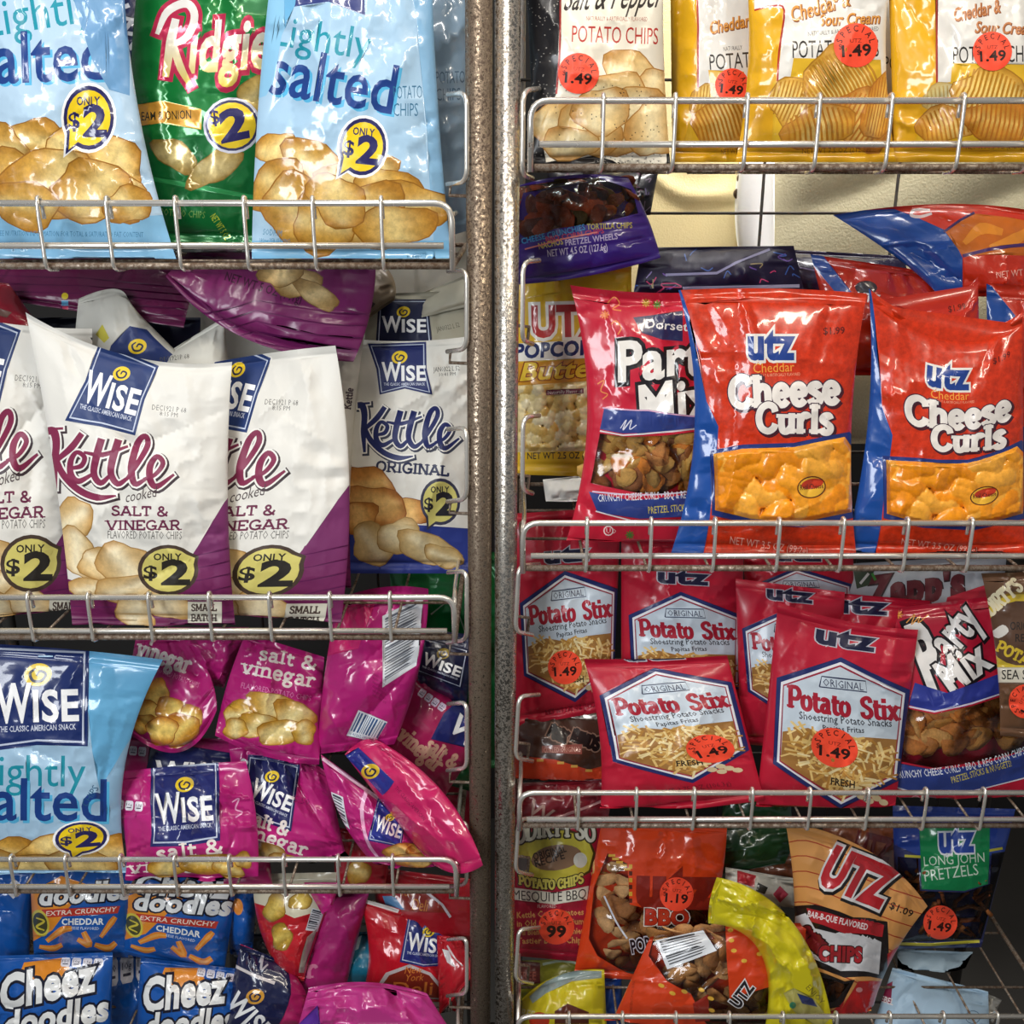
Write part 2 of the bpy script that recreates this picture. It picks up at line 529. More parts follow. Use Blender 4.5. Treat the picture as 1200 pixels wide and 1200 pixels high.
# ------------------------------------------------------------------ bags
class Bag:
    def __init__(self, name, cat, label, quad, y, art, lean=0.03, d=0.024, db=0.010, seed=1, ts=0.05, bs=0.05,
                 bow=None, mat=None, wr=1.0, base='#888888', group=None, ref=None, refbow=None, yd=(0, 0, 0, 0), cell=3.4, back=None, zig=0.0, ymin=.0095, zmin=None):
        self.__dict__.update(locals())
        self.q = np.array(quad, float)           # TL TR BR BL pixels
        self.bow = np.array(bow if bow is not None else [(0, 0)] * 4, float)   # top right bottom left edge bows
        self.rq = np.array(ref if ref is not None else quad, float)
        self.rbow = np.array(refbow if refbow is not None else (bow if ref is None and bow is not None else [(0, 0)] * 4), float)
        self.yq = np.array((y + lean, y + lean, y, y), float) + np.array(yd, float)
        p = P(self.q[:, 0], self.q[:, 1], self.yq)
        self.W = (np.linalg.norm(p[1] - p[0]) + np.linalg.norm(p[2] - p[3])) / 2 * 100
        self.H = (np.linalg.norm(p[3] - p[0]) + np.linalg.norm(p[2] - p[1])) / 2 * 100
        self.mat = mat or M_GLOSS
        if zmin is None:
            zc = float(P(self.q[:, 0].mean(), self.q[:, 1].mean(), y)[2])
            fl = [z for z in (SHELF_L if self.q[:, 0].mean() < 577 else SHELF_R) if z < zc]
            self.zmin = (max(fl) + .0035) if fl else None
        rs = np.random.RandomState(seed)
        self.n1, self.n2, self.n3 = vnoise(seed), vnoise(seed + 100), vnoise(seed + 200)
        k = rs.randint(4, 7)
        self.ft = [(rs.uniform(.05, .95), rs.uniform(-.5, .5), rs.uniform(.025, .06), rs.uniform(.12, .32), rs.uniform(-1, 1)) for _ in range(k)]
        self.fb = [(rs.uniform(.05, .95), rs.uniform(-.5, .5), rs.uniform(.025, .06), rs.uniform(.08, .22), rs.uniform(-1, 1)) for _ in range(k)]
        self.sd = [(rs.uniform(.15, .9), rs.randint(0, 2), rs.uniform(.012, .03), rs.uniform(.12, .35), rs.uniform(-1, 1), rs.uniform(-.35, .35)) for _ in range(7)]
        self.cr = [(rs.uniform(0, 1), rs.uniform(.1, .95), rs.uniform(0, math.pi), rs.uniform(.15, .45), rs.uniform(-1, 1)) for _ in range(10)]
        self.ph = rs.uniform(0, 6.28, 4)
        if art is None:
            self.a = Art(base)
        else:
            self.a = Art(base)
            art(self.a)
    def px(self, u, v, q=None, bow=None):
        q = self.q if q is None else q
        b = self.bow if bow is None else bow
        u, v = u[:, None], v[:, None]
        r = (1 - u) * v * q[0] + u * v * q[1] + u * (1 - v) * q[2] + (1 - u) * (1 - v) * q[3]
        bu, bv = 4 * u * (1 - u), 4 * v * (1 - v)
        return r + bu * v * b[0] + bv * u * b[1] + bu * (1 - v) * b[2] + bv * (1 - u) * b[3]
    def inv(self, p):
        """Pixels of the reference outline to (u, v)."""
        q, b = self.rq, self.rbow
        u = np.full(len(p), .5)
        v = np.full(len(p), .5)
        for _ in range(12):
            e = 1e-4
            f = self.px(u, v, q, b) - p
            fu = (self.px(u + e, v, q, b) - p - f) / e
            fv = (self.px(u, v + e, q, b) - p - f) / e
            det = fu[:, 0] * fv[:, 1] - fu[:, 1] * fv[:, 0]
            det = np.where(np.abs(det) < 1e-3, 1e-3, det)
            du = (f[:, 0] * fv[:, 1] - f[:, 1] * fv[:, 0]) / det
            dv = (fu[:, 0] * f[:, 1] - fu[:, 1] * f[:, 0]) / det
            u = np.clip(u - np.clip(du, -.6, .6), -1.5, 2.5)
            v = np.clip(v - np.clip(dv, -.6, .6), -1.5, 2.5)
        return u, v
    def height(self, u, v):
        """Front displacement in metres."""
        s = np.clip((v - self.bs) / (1 - self.ts - self.bs), 0, 1)
        uu = np.clip(u, 0, 1)
        pv = np.power(np.clip(np.sin(np.pi * np.power(s, .86)), 0, 1), .62)
        pu = np.power(np.clip(1 - np.abs(2 * uu - 1) ** 2.3, 0, 1), .72)
        body = pv * pu
        h = self.d * body
        w = self.wr
        x, y = u * self.W, v * self.H
        tent = lambda t: np.maximum(0, 1 - np.abs(t)) ** 1.0
        edge = np.minimum(1, 6 * np.minimum(uu, 1 - uu))
        for u0, sl, ww, L, a in self.ft:
            dv = np.maximum(0, (1 - self.ts) - v)
            h = h + w * .0058 * a * tent((u - u0 - sl * dv) / (ww + .25 * dv)) * np.exp(-dv / L) * edge * np.minimum(1, .35 + dv * 12)
        for u0, sl, ww, L, a in self.fb:
            dv = np.maximum(0, v - self.bs)
            h = h + w * .0035 * a * tent((u - u0 - sl * dv) / (ww + .25 * dv)) * np.exp(-dv / L) * edge * np.minimum(1, .35 + dv * 12)
        for v0, side, ww, L, a, sl in self.sd:
            du = (uu if side == 0 else 1 - uu)
            h = h + w * .0056 * a * tent((v - v0 - sl * du) / (ww + .16 * du)) * np.exp(-du / L) * np.minimum(1, du * 14) * (s > 0) * (s < 1)
        for u0, v0, an, L, a in self.cr:
            c, sn = math.cos(an), math.sin(an)
            X, Y = (u - u0) * self.W, (v - v0) * self.H
            t = (X * c + Y * sn) / (L * self.H)
            k = np.abs(-X * sn + Y * c)
            h = h + w * .0046 * a * (np.maximum(0, 1 - k / 1.7) + .35 * np.exp(-k / .35)) * np.exp(-t * t * 3) * np.minimum(1, body * 1.5)
        r1 = self.n1(x / 3.1 + 7, y / 3.7 + 3)
        r2 = np.abs(2 * self.n2(x / 1.9 + .35 * r1, y / 2.3) - 1)
        r3 = np.abs(2 * self.n3(x / .95, y / 1.1 + r1) - 1)
        h = h + w * np.minimum(1, body * 1.6) * (.0046 * (r1 - .5) - .0022 * r2 - .0005 * r3)
        if self.a.relief is not None:
            p, field, amp = self.a.relief
            q = self.px(u, v, self.rq, self.rbow)
            sd = np.full(len(u), 1e9)
            ins = np.zeros(len(u), bool)
            for i in range(len(p)):
                a, b = p[i - 1], p[i]
                ab = b - a
                t = np.clip(((q - a) @ ab) / (ab @ ab), 0, 1)
                sd = np.minimum(sd, np.hypot(*(q - a - t[:, None] * ab).T))
                c = (a[1] > q[:, 1]) != (b[1] > q[:, 1])
                ins ^= c & (q[:, 0] < (b[0] - a[0]) * (q[:, 1] - a[1]) / (b[1] - a[1] if b[1] != a[1] else 1e-9) + a[0])
            if ins.any():
                H, I = field(q[ins, 0], q[ins, 1])
                h = h.copy()
                h[ins] += amp * (np.maximum(H, -.3) - .3) * np.clip(sd[ins] / 5, 0, 1)
        # seals: gentle wave
        tw = np.clip((v - (1 - self.ts)) / max(self.ts, 1e-3), 0, 1)
        bw = np.clip((self.bs - v) / max(self.bs, 1e-3), 0, 1)
        h = h + .0022 * w * np.sin(u * 9 + self.ph[0]) * (tw + bw) + .0012 * w * np.sin(u * 23 + self.ph[1]) * (tw + bw)
        h = h + .0005 * np.sin(v * self.H * 2 * np.pi / .28) * np.minimum(1, (tw + bw) * 4)
        return h
    def surf(self, u, v, off=0.0):
        yb = (1 - u) * v * self.yq[0] + u * v * self.yq[1] + u * (1 - v) * self.yq[2] + (1 - u) * (1 - v) * self.yq[3]
        p = self.px(u, v)
        if self.zig:
            p = p + np.stack([np.zeros_like(u), self.zig * (self.n1(u * 5, v * 0 + 9) - .5) * v], 1)
        yy = yb - self.height(u, v)
        if self.ymin is not None:
            yy = np.maximum(yy, self.ymin) 
        q = P(p[:, 0], p[:, 1], yy - off)
        if self.zmin is not None:
            q[:, 2] = np.maximum(q[:, 2], self.zmin + off)
        return q
    def normals(self, u, v):
        e = .002
        uu, vv = np.clip(u, e, 1 - e), np.clip(v, e, 1 - e)
        a = self.surf(uu + e, vv) - self.surf(uu - e, vv)
        b = self.surf(uu, vv + e) - self.surf(uu, vv - e)
        n = np.cross(a, b)
        n /= np.linalg.norm(n, axis=1, keepdims=True)
        return n
    def tri(self, pts2, faces, extra_uv, edges_uv, fp):
        """Constrained triangulation in cm of the print faces with free points; returns uv, tris, source faces."""
        S = np.array((self.W, self.H))
        pts2 = np.asarray(pts2, float).reshape(-1, 2)
        allv = np.concatenate([pts2, np.asarray(extra_uv).reshape(-1, 2)]) * S
        n0 = len(pts2)
        ed = [(n0 + a, n0 + b) for a, b in edges_uv]
        cnt = {}
        for f, k in zip(faces, fp):
            for i in range(3):
                e = (min(f[i], f[i - 1]), max(f[i], f[i - 1]), k)
                cnt[e] = cnt.get(e, 0) + 1
        ed += sorted({e[:2] for e, n in cnt.items() if n == 1})
        r = delaunay_2d_cdt([Vector((float(a), float(b))) for a, b in allv], ed, [], 0, 1e-5, True)
        co = np.array([tuple(x) for x in r[0]])
        T = np.array([tuple(f) for f in r[2]])
        # drop slivers that have no area
        a, b, c = co[T[:, 0]], co[T[:, 1]], co[T[:, 2]]
        ar = (b[:, 0] - a[:, 0]) * (c[:, 1] - a[:, 1]) - (b[:, 1] - a[:, 1]) * (c[:, 0] - a[:, 0])
        T = T[np.abs(ar) > 1e-9]
        cen = (co[T[:, 0]] + co[T[:, 1]] + co[T[:, 2]]) / 3
        src = np.full(len(T), -1)
        if len(faces):
            bins = {}
            bs_ = 0.5
            key = np.floor(cen / bs_).astype(int)
            order = np.lexsort((key[:, 0], key[:, 1]))
            for i in order:
                bins.setdefault((key[i, 0], key[i, 1]), []).append(i)
            bins = {k: np.array(v) for k, v in bins.items()}
            q = allv
            for fi, f in enumerate(faces):
                A_, B_, C_ = q[f[0]], q[f[1]], q[f[2]]
                lo = np.floor(np.minimum(np.minimum(A_, B_), C_) / bs_).astype(int)
                hi = np.floor(np.maximum(np.maximum(A_, B_), C_) / bs_).astype(int)
                d = (B_[0] - A_[0]) * (C_[1] - A_[1]) - (B_[1] - A_[1]) * (C_[0] - A_[0])
                if abs(d) < 1e-12:
                    continue
                s = 1 if d > 0 else -1
                for kx in range(lo[0], hi[0] + 1):
                    for ky in range(lo[1], hi[1] + 1):
                        ids = bins.get((kx, ky))
                        if ids is None:
                            continue
                        p = cen[ids]
                        m = np.ones(len(ids), bool)
                        for X, Y in ((A_, B_), (B_, C_), (C_, A_)):
                            m &= s * ((Y[0] - X[0]) * (p[:, 1] - X[1]) - (Y[1] - X[1]) * (p[:, 0] - X[0])) >= -1e-9
                        if m.any():
                            src[ids[m]] = fi
        return co / S, [tuple(t) for t in T], src
    def build(self):
        A = self.a
        ts, bs = self.ts, self.bs
        nu, nv = max(6, int(self.W * 10 / self.cell)), max(8, int(self.H * 10 / self.cell))
        gu, gv = np.linspace(0, 1, nu + 1), np.linspace(0, 1, nv + 1)
        U, V = np.meshgrid(gu, gv)
        U = U + (np.arange(nv + 1)[:, None] % 2) * (0.5 / nu) * ((U > 0) & (U < 1 - .6 / nu))
        ext = np.stack([U.ravel(), V.ravel()], 1)
        if A.relief is not None:
            p = A.relief[0]
            X, Y = np.meshgrid(np.arange(p[:, 0].min(), p[:, 0].max(), 2.0), np.arange(p[:, 1].min(), p[:, 1].max(), 2.0))
            X = X + (np.arange(X.shape[0])[:, None] % 2) * 1.0
            ru, rv = self.inv(np.stack([X.ravel(), Y.ravel()], 1))
            k = (ru > .004) & (ru < .996) & (rv > bs + .004) & (rv < 1 - ts - .004)
            ext = np.concatenate([ext, np.stack([ru[k], rv[k]], 1)])
        n = len(ext)
        cuts = [(0, 0), (1, 0), (1, 1), (0, 1), (0, bs), (1, bs), (0, 1 - ts), (1, 1 - ts)]
        ext = np.concatenate([ext, np.array(cuts)])
        ed = [(n, n + 1), (n + 1, n + 2), (n + 2, n + 3), (n + 3, n), (n + 4, n + 5), (n + 6, n + 7)]
        if A.v:
            pu, pv = self.inv(np.array(A.v, float))
            pts = np.stack([pu, pv], 1)
            # keep only print triangles that touch the bag
            keep, fp = [], []
            for f, k in zip(A.f, A.fp):
                q = pts[list(f)]
                if q[:, 0].max() < 0 or q[:, 0].min() > 1 or q[:, 1].max() < 0 or q[:, 1].min() > 1:
                    continue
                d1, d2 = q[1] - q[0], q[2] - q[0]
                if abs(d1[0] * d2[1] - d1[1] * d2[0]) * self.W * self.H < 2e-6:
                    continue
                keep.append(f if d1[0] * d2[1] - d1[1] * d2[0] > 0 else (f[0], f[2], f[1]))
                fp.append(k)
            used = sorted({i for f in keep for i in f})
            mp = {o: i for i, o in enumerate(used)}
            pts = pts[used] if used else np.zeros((0, 2))
            keep = [tuple(mp[i] for i in f) for f in keep]
        else:
            pts, keep, fp = np.zeros((0, 2)), [], []
        uv, tris, src = self.tri(pts, keep, ext, ed, fp)
        c = np.array([uv[list(t)].mean(0) for t in tris])
        ok = (c[:, 0] > 0) & (c[:, 0] < 1) & (c[:, 1] > 0) & (c[:, 1] < 1)
        base = lin(self.base)
        pos = self.surf(uv[:, 0], uv[:, 1])
        nor = self.normals(uv[:, 0], uv[:, 1])
        rpx = self.px(uv[:, 0], uv[:, 1], self.rq, self.rbow)
        prim = [fp[k] if k >= 0 else -1 for k in src]
        self.uv = uv
        memo = {}
        loc = self.surf(np.array([.5]), np.array([0.0]))[0]
        root = empty(self.name, loc, self.label, self.cat, self.group)
        self.root = root
        win = np.array([k >= 0 and A.prims[k][2] == 1 for k in prim])
        mid = (c[:, 1] > bs) & (c[:, 1] < 1 - ts)
        parts = [('pouch', mid & ~win), ('clear_window', mid & win), ('top_seal', c[:, 1] >= 1 - ts), ('bottom_seal', c[:, 1] <= bs)]
        for pn, msk in parts:
            ids = [i for i in np.nonzero(msk & ok)[0]]
            if not ids:
                continue
            fl = [tris[i] for i in ids]
            used = sorted({i for f in fl for i in f})
            mp = {o: i for i, o in enumerate(used)}
            vv = pos[used]
            nn = nor[used]
            ff = [tuple(mp[i] for i in f) for f in fl]
            cols, mi = [], []
            for i in ids:
                k = prim[i]
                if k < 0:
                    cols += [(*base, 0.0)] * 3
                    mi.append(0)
                else:
                    pc, mo, ma = A.prims[k]
                    if callable(pc):
                        for j in tris[i]:
                            if (j, k) not in memo:
                                memo[(j, k)] = pc(rpx[j, 0], rpx[j, 1])
                            cols.append((*memo[(j, k)], mo))
                    else:
                        cols += [(*pc, mo)] * 3
                    mi.append(ma)
            if pn == 'pouch':
                # the back of the pouch shares the rim
                uvu = uv[used]
                rim = np.nonzero((uvu[:, 0] < 1e-5) | (uvu[:, 0] > 1 - 1e-5) | (np.abs(uvu[:, 1] - bs) < 1e-5) | (np.abs(uvu[:, 1] - 1 + ts) < 1e-5))[0]
                gu2, gv2 = np.meshgrid(np.linspace(.06, .94, 8), np.linspace(bs + .04, 1 - ts - .04, 11))
                inn = np.stack([gu2.ravel(), gv2.ravel()], 1)
                uvb = np.concatenate([uvu[rim], inn])
                r = delaunay_2d_cdt([Vector((float(a * self.W), float(b * self.H))) for a, b in uvb], [], [], 0, 1e-7, True)
                nb = len(vv)
                s = np.clip((inn[:, 1] - bs) / (1 - ts - bs), 0, 1)
                hb = self.db * np.sin(np.pi * s) ** .6 * np.clip(1 - np.abs(2 * inn[:, 0] - 1) ** 2.3, 0, 1) ** .7
                yb = (1 - inn[:, 0]) * inn[:, 1] * self.yq[0] + inn[:, 0] * inn[:, 1] * self.yq[1] + inn[:, 0] * (1 - inn[:, 1]) * self.yq[2] + (1 - inn[:, 0]) * (1 - inn[:, 1]) * self.yq[3]
                pp = self.px(inn[:, 0], inn[:, 1])
                bp = P(pp[:, 0], pp[:, 1], yb + hb)
                if self.zmin is not None:
                    bp[:, 2] = np.maximum(bp[:, 2], self.zmin)
                vmap = {}
                for i, o in enumerate(r[3]):
                    k = o[0]
                    vmap[i] = int(rim[k]) if k < len(rim) else nb + k - len(rim)
                vv = np.concatenate([vv, bp])
                nbk = np.tile(np.array((0, 1.0, 0.1)), (len(bp), 1))
                nn = np.concatenate([nn, nbk])
                bc = lin(self.back or self.base)
                for f in r[2]:
                    ff.append(tuple(vmap[i] for i in reversed(f)))
                    cols += [(*bc, 0.0)] * 3
                    mi.append(0)
                nback = len(r[2])
            o = mesh_obj(pn, vv, ff, [self.mat, M_GLOSS if A.relief is not None else M_CLEAR], root, loc)
            if pn == 'clear_window':
                self.window = o
                o['label'] = 'clear film window'
            me = o.data
            me.polygons.foreach_set('material_index', mi)
            ca = me.color_attributes.new('art', 'FLOAT_COLOR', 'CORNER')
            ca.data.foreach_set('color', np.asarray(cols, np.float32).ravel())
            me.normals_split_custom_set_from_vertices([tuple(x) for x in nn])
        self.loc = loc
        for s in A.stickers:
            self.sticker(*s)
        for s in A.fill:
            self.filling(*s)
        return root
    def sticker(self, cx, cy, r, draw, col, rot=0):
        """Round price sticker laid on the film; draw(Art) prints on it."""
        a = Art(col)
        n = 28
        ang = np.linspace(0, 2 * np.pi, n, endpoint=False)
        a.poly(np.stack([cx + r * np.cos(ang), cy + r * np.sin(ang)], 1), col)
        draw(a, cx, cy, r)
        p = np.array(a.v, float)
        cc, ss = math.cos(math.radians(rot)), math.sin(math.radians(rot))
        d = p - (cx, cy)
        p = np.stack([cx + d[:, 0] * cc - d[:, 1] * ss, cy + d[:, 0] * ss + d[:, 1] * cc], 1)
        g = np.arange(-1, 1.01, .22) * r
        gx, gy = np.meshgrid(g, g)
        k = np.hypot(gx, gy) < r * .97
        ep = np.stack([cx + gx[k], cy + gy[k]], 1)
        pu, pv = self.inv(p)
        eu, ev = self.inv(ep)
        fc = []
        for f in a.f:
            d1, d2 = (np.array((pu[f[k]] - pu[f[0]], pv[f[k]] - pv[f[0]])) for k in (1, 2))
            fc.append(f if d1[0] * d2[1] - d1[1] * d2[0] > 0 else (f[0], f[2], f[1]))
        uv, tris, src = self.tri(np.stack([pu, pv], 1), fc, np.stack([eu, ev], 1), [], a.fp)
        pos = self.surf(uv[:, 0], uv[:, 1], 0.0008)
        nor = self.normals(uv[:, 0], uv[:, 1])
        prim = [a.fp[k] if k >= 0 else -1 for k in src]
        ids = [i for i in range(len(tris)) if prim[i] >= 0]
        fl = [tris[i] for i in ids]
        cols = []
        for i in ids:
            cols += [(*a.prims[prim[i]][0], 0.0)] * 3
        o = mesh_obj('price_sticker', pos, fl, [M_STICK], self.root, self.loc)
        ca = o.data.color_attributes.new('art', 'FLOAT_COLOR', 'CORNER')
        ca.data.foreach_set('color', np.asarray(cols, np.float32).ravel())
        o.data.normals_split_custom_set_from_vertices([tuple(x) for x in nor])
        o['label'] = 'round fluorescent orange price sticker'
    def filling(self, poly, shape, n, size, cols, seed=3, deep=0.6):
        """Loose snacks lying against the clear film inside the pixel polygon."""
        rn = random.Random(seed)
        poly = np.array(poly, float)
        x0, y0, x1, y1 = *poly.min(0), *poly.max(0)
        def inside(x, y):
            c = False
            for i in range(len(poly)):
                a, b = poly[i], poly[i - 1]
                if (a[1] > y) != (b[1] > y) and x < (b[0] - a[0]) * (y - a[1]) / (b[1] - a[1]) + a[0]:
                    c = not c
            return c
        def edge_d(x, y):
            m = 1e9
            for i in range(len(poly)):
                a, b = poly[i - 1], poly[i]
                ab = b - a
                t = min(1, max(0, ((x - a[0]) * ab[0] + (y - a[1]) * ab[1]) / max(ab @ ab, 1e-9)))
                m = min(m, math.hypot(x - a[0] - t * ab[0], y - a[1] - t * ab[1]))
            return m
        pts = []
        tries = 0
        while len(pts) < n and tries < n * 60:
            tries += 1
            x, y = rn.uniform(x0, x1), rn.uniform(y0, y1)
            if inside(x, y) and edge_d(x, y) > size * .55 and all(math.hypot(x - a, y - b) > size * .55 for a, b in pts[-int(n * .45):]):
                pts.append((x, y))
        bm_v, bm_f, bm_c = [], [], []
        mpp = 0.00085
        for i, (x, y) in enumerate(pts):
            u, v = self.inv(np.array([[x, y]]))
            if not (0.05 < u[0] < .95):
                continue
            r = size * mpp * rn.uniform(.75, 1.25)
            vv, ff = SHAPES[shape](rn, r)
            e = .04
            h0 = max(0.0, float(self.d * .5))
            base = self.surf(u, v, -(r * (.80 + deep * rn.random())))[0]
            base[1] = min(base[1], 9)
            b = len(bm_v)
            bm_v += [tuple(base + q) for q in vv]
            bm_f += [tuple(b + k for k in f) for f in ff]
            c = lin(rn.choice(cols))
            k = rn.uniform(.85, 1.15)
            bm_c += [(c[0] * k, c[1] * k, c[2] * k, .45)] * sum(len(f) for f in ff)
        o = mesh_obj('snack_filling', bm_v, bm_f, [M_SNACK], self.window, self.loc)
        o['kind'] = 'stuff'
        ca = o.data.color_attributes.new('art', 'FLOAT_COLOR', 'CORNER')
        ca.data.foreach_set('color', np.asarray(bm_c, np.float32).ravel())

M_SNACK = film_mat('snack_surface', 0.65, 0.3, bump=0.6, bscale=500)

def _ico(sub=2):
    bm = bmesh.new()
    bmesh.ops.create_icosphere(bm, subdivisions=sub, radius=1)
    v = np.array([x.co[:] for x in bm.verts])
    f = [tuple(x.index for x in q.verts) for q in bm.faces]
    bm.free()
    return v, f
ICO = _ico(2)
def _rot(rn):
    return np.array(Matrix.Rotation(rn.uniform(0, 6.28), 3, Vector((rn.gauss(0, 1), rn.gauss(0, 1), rn.gauss(0, 1))).normalized()))
def sh_curl(rn, r):
    n, m = 8, 8
    R = r * 1.55
    a = rn.uniform(.45, 1.1)
    v, f = [], []
    for i in range(n + 1):
        t = (i / n - .5) * 2 * a
        c = np.array((math.sin(t) * R, 0, (math.cos(t) - 1) * R))
        k = math.sin(math.pi * min(.97, max(.03, i / n))) ** .4
        e1, e2 = np.array((-math.sin(t) * -1, 0, math.cos(t))), np.array((0, 1, 0))
        e1 = np.array((math.sin(t), 0, math.cos(t)))
        for j in range(m):
            p = 2 * math.pi * j / m
            rr = r * .88 * k * (1 + .15 * math.sin(3 * p + i * 1.3) + rn.uniform(-.07, .07))
            v.append(c + e1 * rr * math.cos(p) + e2 * rr * math.sin(p))
    for i in range(n):
        for j in range(m):
            f.append((i * m + j, i * m + (j + 1) % m, (i + 1) * m + (j + 1) % m, (i + 1) * m + j))
    f.append(tuple(range(m - 1, -1, -1)))
    f.append(tuple(n * m + j for j in range(m)))
    A = np.array(Matrix.Rotation(rn.uniform(0, 6.28), 3, 'Y') @ Matrix.Rotation(rn.uniform(-.4, .4), 3, 'X'))
    return np.array(v) @ A.T, f
def sh_pop(rn, r):
    v, f = ICO
    o = [rn.uniform(0, 10) for _ in range(3)]
    k = np.array([.75 + .55 * mnoise.noise(Vector((q[0] * 1.6 + o[0], q[1] * 1.6 + o[1], q[2] * 1.6 + o[2]))) for q in v])
    return v * k[:, None] * r, f
def sh_flake(rn, r):
    """Curved thin crisp."""
    n = 14
    v, f = [(0, 0, 0)], []
    ph, an, cv = rn.uniform(0, 6.28), rn.uniform(0, 3.14), rn.uniform(.2, .5)
    for ring in (.5, 1.0):
        for i in range(n):
            a = 2 * math.pi * i / n
            q = ring * (1 + .14 * math.sin(2 * a + ph) + .1 * math.sin(3 * a))
            x, z = q * math.cos(a), q * math.sin(a) * .85
            v.append((x, cv * (x * math.cos(an) + z * math.sin(an)) ** 2, z))
    for i in range(n):
        j = (i + 1) % n
        f.append((0, 1 + j, 1 + i))
        f.append((1 + i, 1 + j, 1 + n + j, 1 + n + i))
    v = np.array(v) * r
    nv = len(v)
    v = np.concatenate([v, v + np.array((0, r * .12, 0))])
    f2 = [tuple(nv + k for k in reversed(q)) for q in f]
    side = [(1 + n + i, 1 + n + (i + 1) % n, nv + 1 + n + (i + 1) % n, nv + 1 + n + i) for i in range(n)]
    A = np.array(Matrix.Rotation(rn.uniform(-.7, .7), 3, 'X') @ Matrix.Rotation(rn.uniform(-.7, .7), 3, 'Z'))
    return v @ A.T, f + f2 + side
def sh_stick(rn, r):
    m = 6
    L = r * rn.uniform(2.2, 3.6)
    v = []
    for i in range(4):
        x = (i / 3 - .5) * L
        for j in range(m):
            p = 2 * math.pi * j / m
            v.append((x, .28 * r * math.cos(p) + .1 * r * math.sin(i * 2.), .28 * r * math.sin(p)))
    f = [(i * m + j, i * m + (j + 1) % m, (i + 1) * m + (j + 1) % m, (i + 1) * m + j) for i in range(3) for j in range(m)]
    f += [tuple(range(m - 1, -1, -1)), tuple(3 * m + j for j in range(m))]
    A = np.array(Matrix.Rotation(rn.uniform(0, 3.14), 3, 'Y') @ Matrix.Rotation(rn.uniform(-.3, .3), 3, 'Z'))
    return np.array(v) @ A.T, f
SHAPES = {'curl': sh_curl, 'pop': sh_pop, 'flake': sh_flake, 'stick': sh_stick}
# ------------------------------------------------------------------ print designs (letters, marks and pictures on the bags)
WHITE = '#f4f2ee'
NAVY = '#1d2f68'
def bil(q):
    q = np.array(q, float)
    def f(s, t):
        return tuple((1 - s) * (1 - t) * q[0] + s * (1 - t) * q[1] + s * t * q[2] + (1 - s) * t * q[3])
    return f

def eye(A, cx, cy, r, col='#f2cf2a', rot=-15, dark='#1a1f45'):
    A.ell(cx, cy, r, r * .80, col, rot=rot)
    A.brush([([(cx - r * .15, cy - r * .45), (cx - r * .55, cy - r * .1), (cx - r * .35, cy + r * .42), (cx + r * .25, cy + r * .42),
               (cx + r * .55, cy - r * .05), (cx + r * .15, cy - r * .25), (cx - r * .1, cy + r * .08)], [r * .12, r * .22, r * .2, r * .2, r * .2, r * .14])], dark)

def wise_panel(A, q, tail=-.14, navy=NAVY, tag=True, eyec='#f2cf2a', waist=0.03):
    """Navy name panel: q corners TL TR BR BL; tail<0 swallow tail, >0 point."""
    L = bil(q)
    w = np.linalg.norm(np.subtract(q[1], q[0]))
    h = np.linalg.norm(np.subtract(q[3], q[0]))
    def shape(e):
        return [L(e, e), L(1 - e, e), L(1 - e - waist, .5), L(1 - e, 1 - e), L(.5, 1 + tail - e), L(e, 1 - e), L(e + waist, .5)]
    A.poly(shape(-.025), navy)
    A.poly(shape(.015), '#c9d2e6')
    A.poly(shape(.035), navy)
    c = L(.5, .27)
    eye(A, c[0], c[1], w * .145, eyec)
    a, b = L(.09, .74), L(.36, .74)
    hh = h * .36
    A.text('W', *a, *L(.44, .74), hh, '#ffffff', bold=.045)
    A.text('ISE', *L(.47, .74), *L(.92, .74), hh * .80, '#ffffff', bold=.045)
    if tag:
        A.text('THE CLASSIC AMERICAN SNACK', *L(.1, .84), *L(.9, .84), h * .055, '#d6dcec', bold=.02, res=1)

def only2(A, cx, cy, w, h, rot=0, fill='#f6d21c', dark='#26245e', pale='#ffffff', txt=None, tip=(-.42, .52), only=True):
    c, s = math.cos(math.radians(rot)), math.sin(math.radians(rot))
    R = lambda x, y: (cx + (x * w) * c - (y * h) * s, cy + (x * w) * s + (y * h) * c)
    def drop(k):
        pts = []
        for i in range(24):
            a = 2 * math.pi * i / 24
            pts.append(R(.5 * k * math.cos(a), .5 * k * math.sin(a)))
        i = int(round((math.atan2(tip[1], tip[0]) % (2 * math.pi)) / (2 * math.pi) * 24)) % 24
        pts[i] = R(tip[0] * (k + .1), tip[1] * (k + .1))
        return pts
    if pale:
        A.poly(drop(1.12), pale)
    A.poly(drop(1.02), dark)
    A.poly(drop(.88), fill)
    t = txt or dark
    if only:
        A.text('ONLY', *R(-.24, -.20), *R(.22, -.20), h * .13, t, bold=.04, res=2)
    A.text('$', *R(-.40, .17), *R(-.19, .17), h * .25, t, bold=.04)
    A.text('2', *R(-.08, .28), *R(.33, .28), h * .46, t, bold=.07)

def chips(A, lst, col='#d8a544', edge='#a8701d', light='#f1d48a', mott=.5, ridges=0):
    for i, (x, y, rx, ry, r) in enumerate(lst):
        A.chip(x, y, rx, ry, r, col, edge, light, seed=i, mott=mott, ridges=ridges)

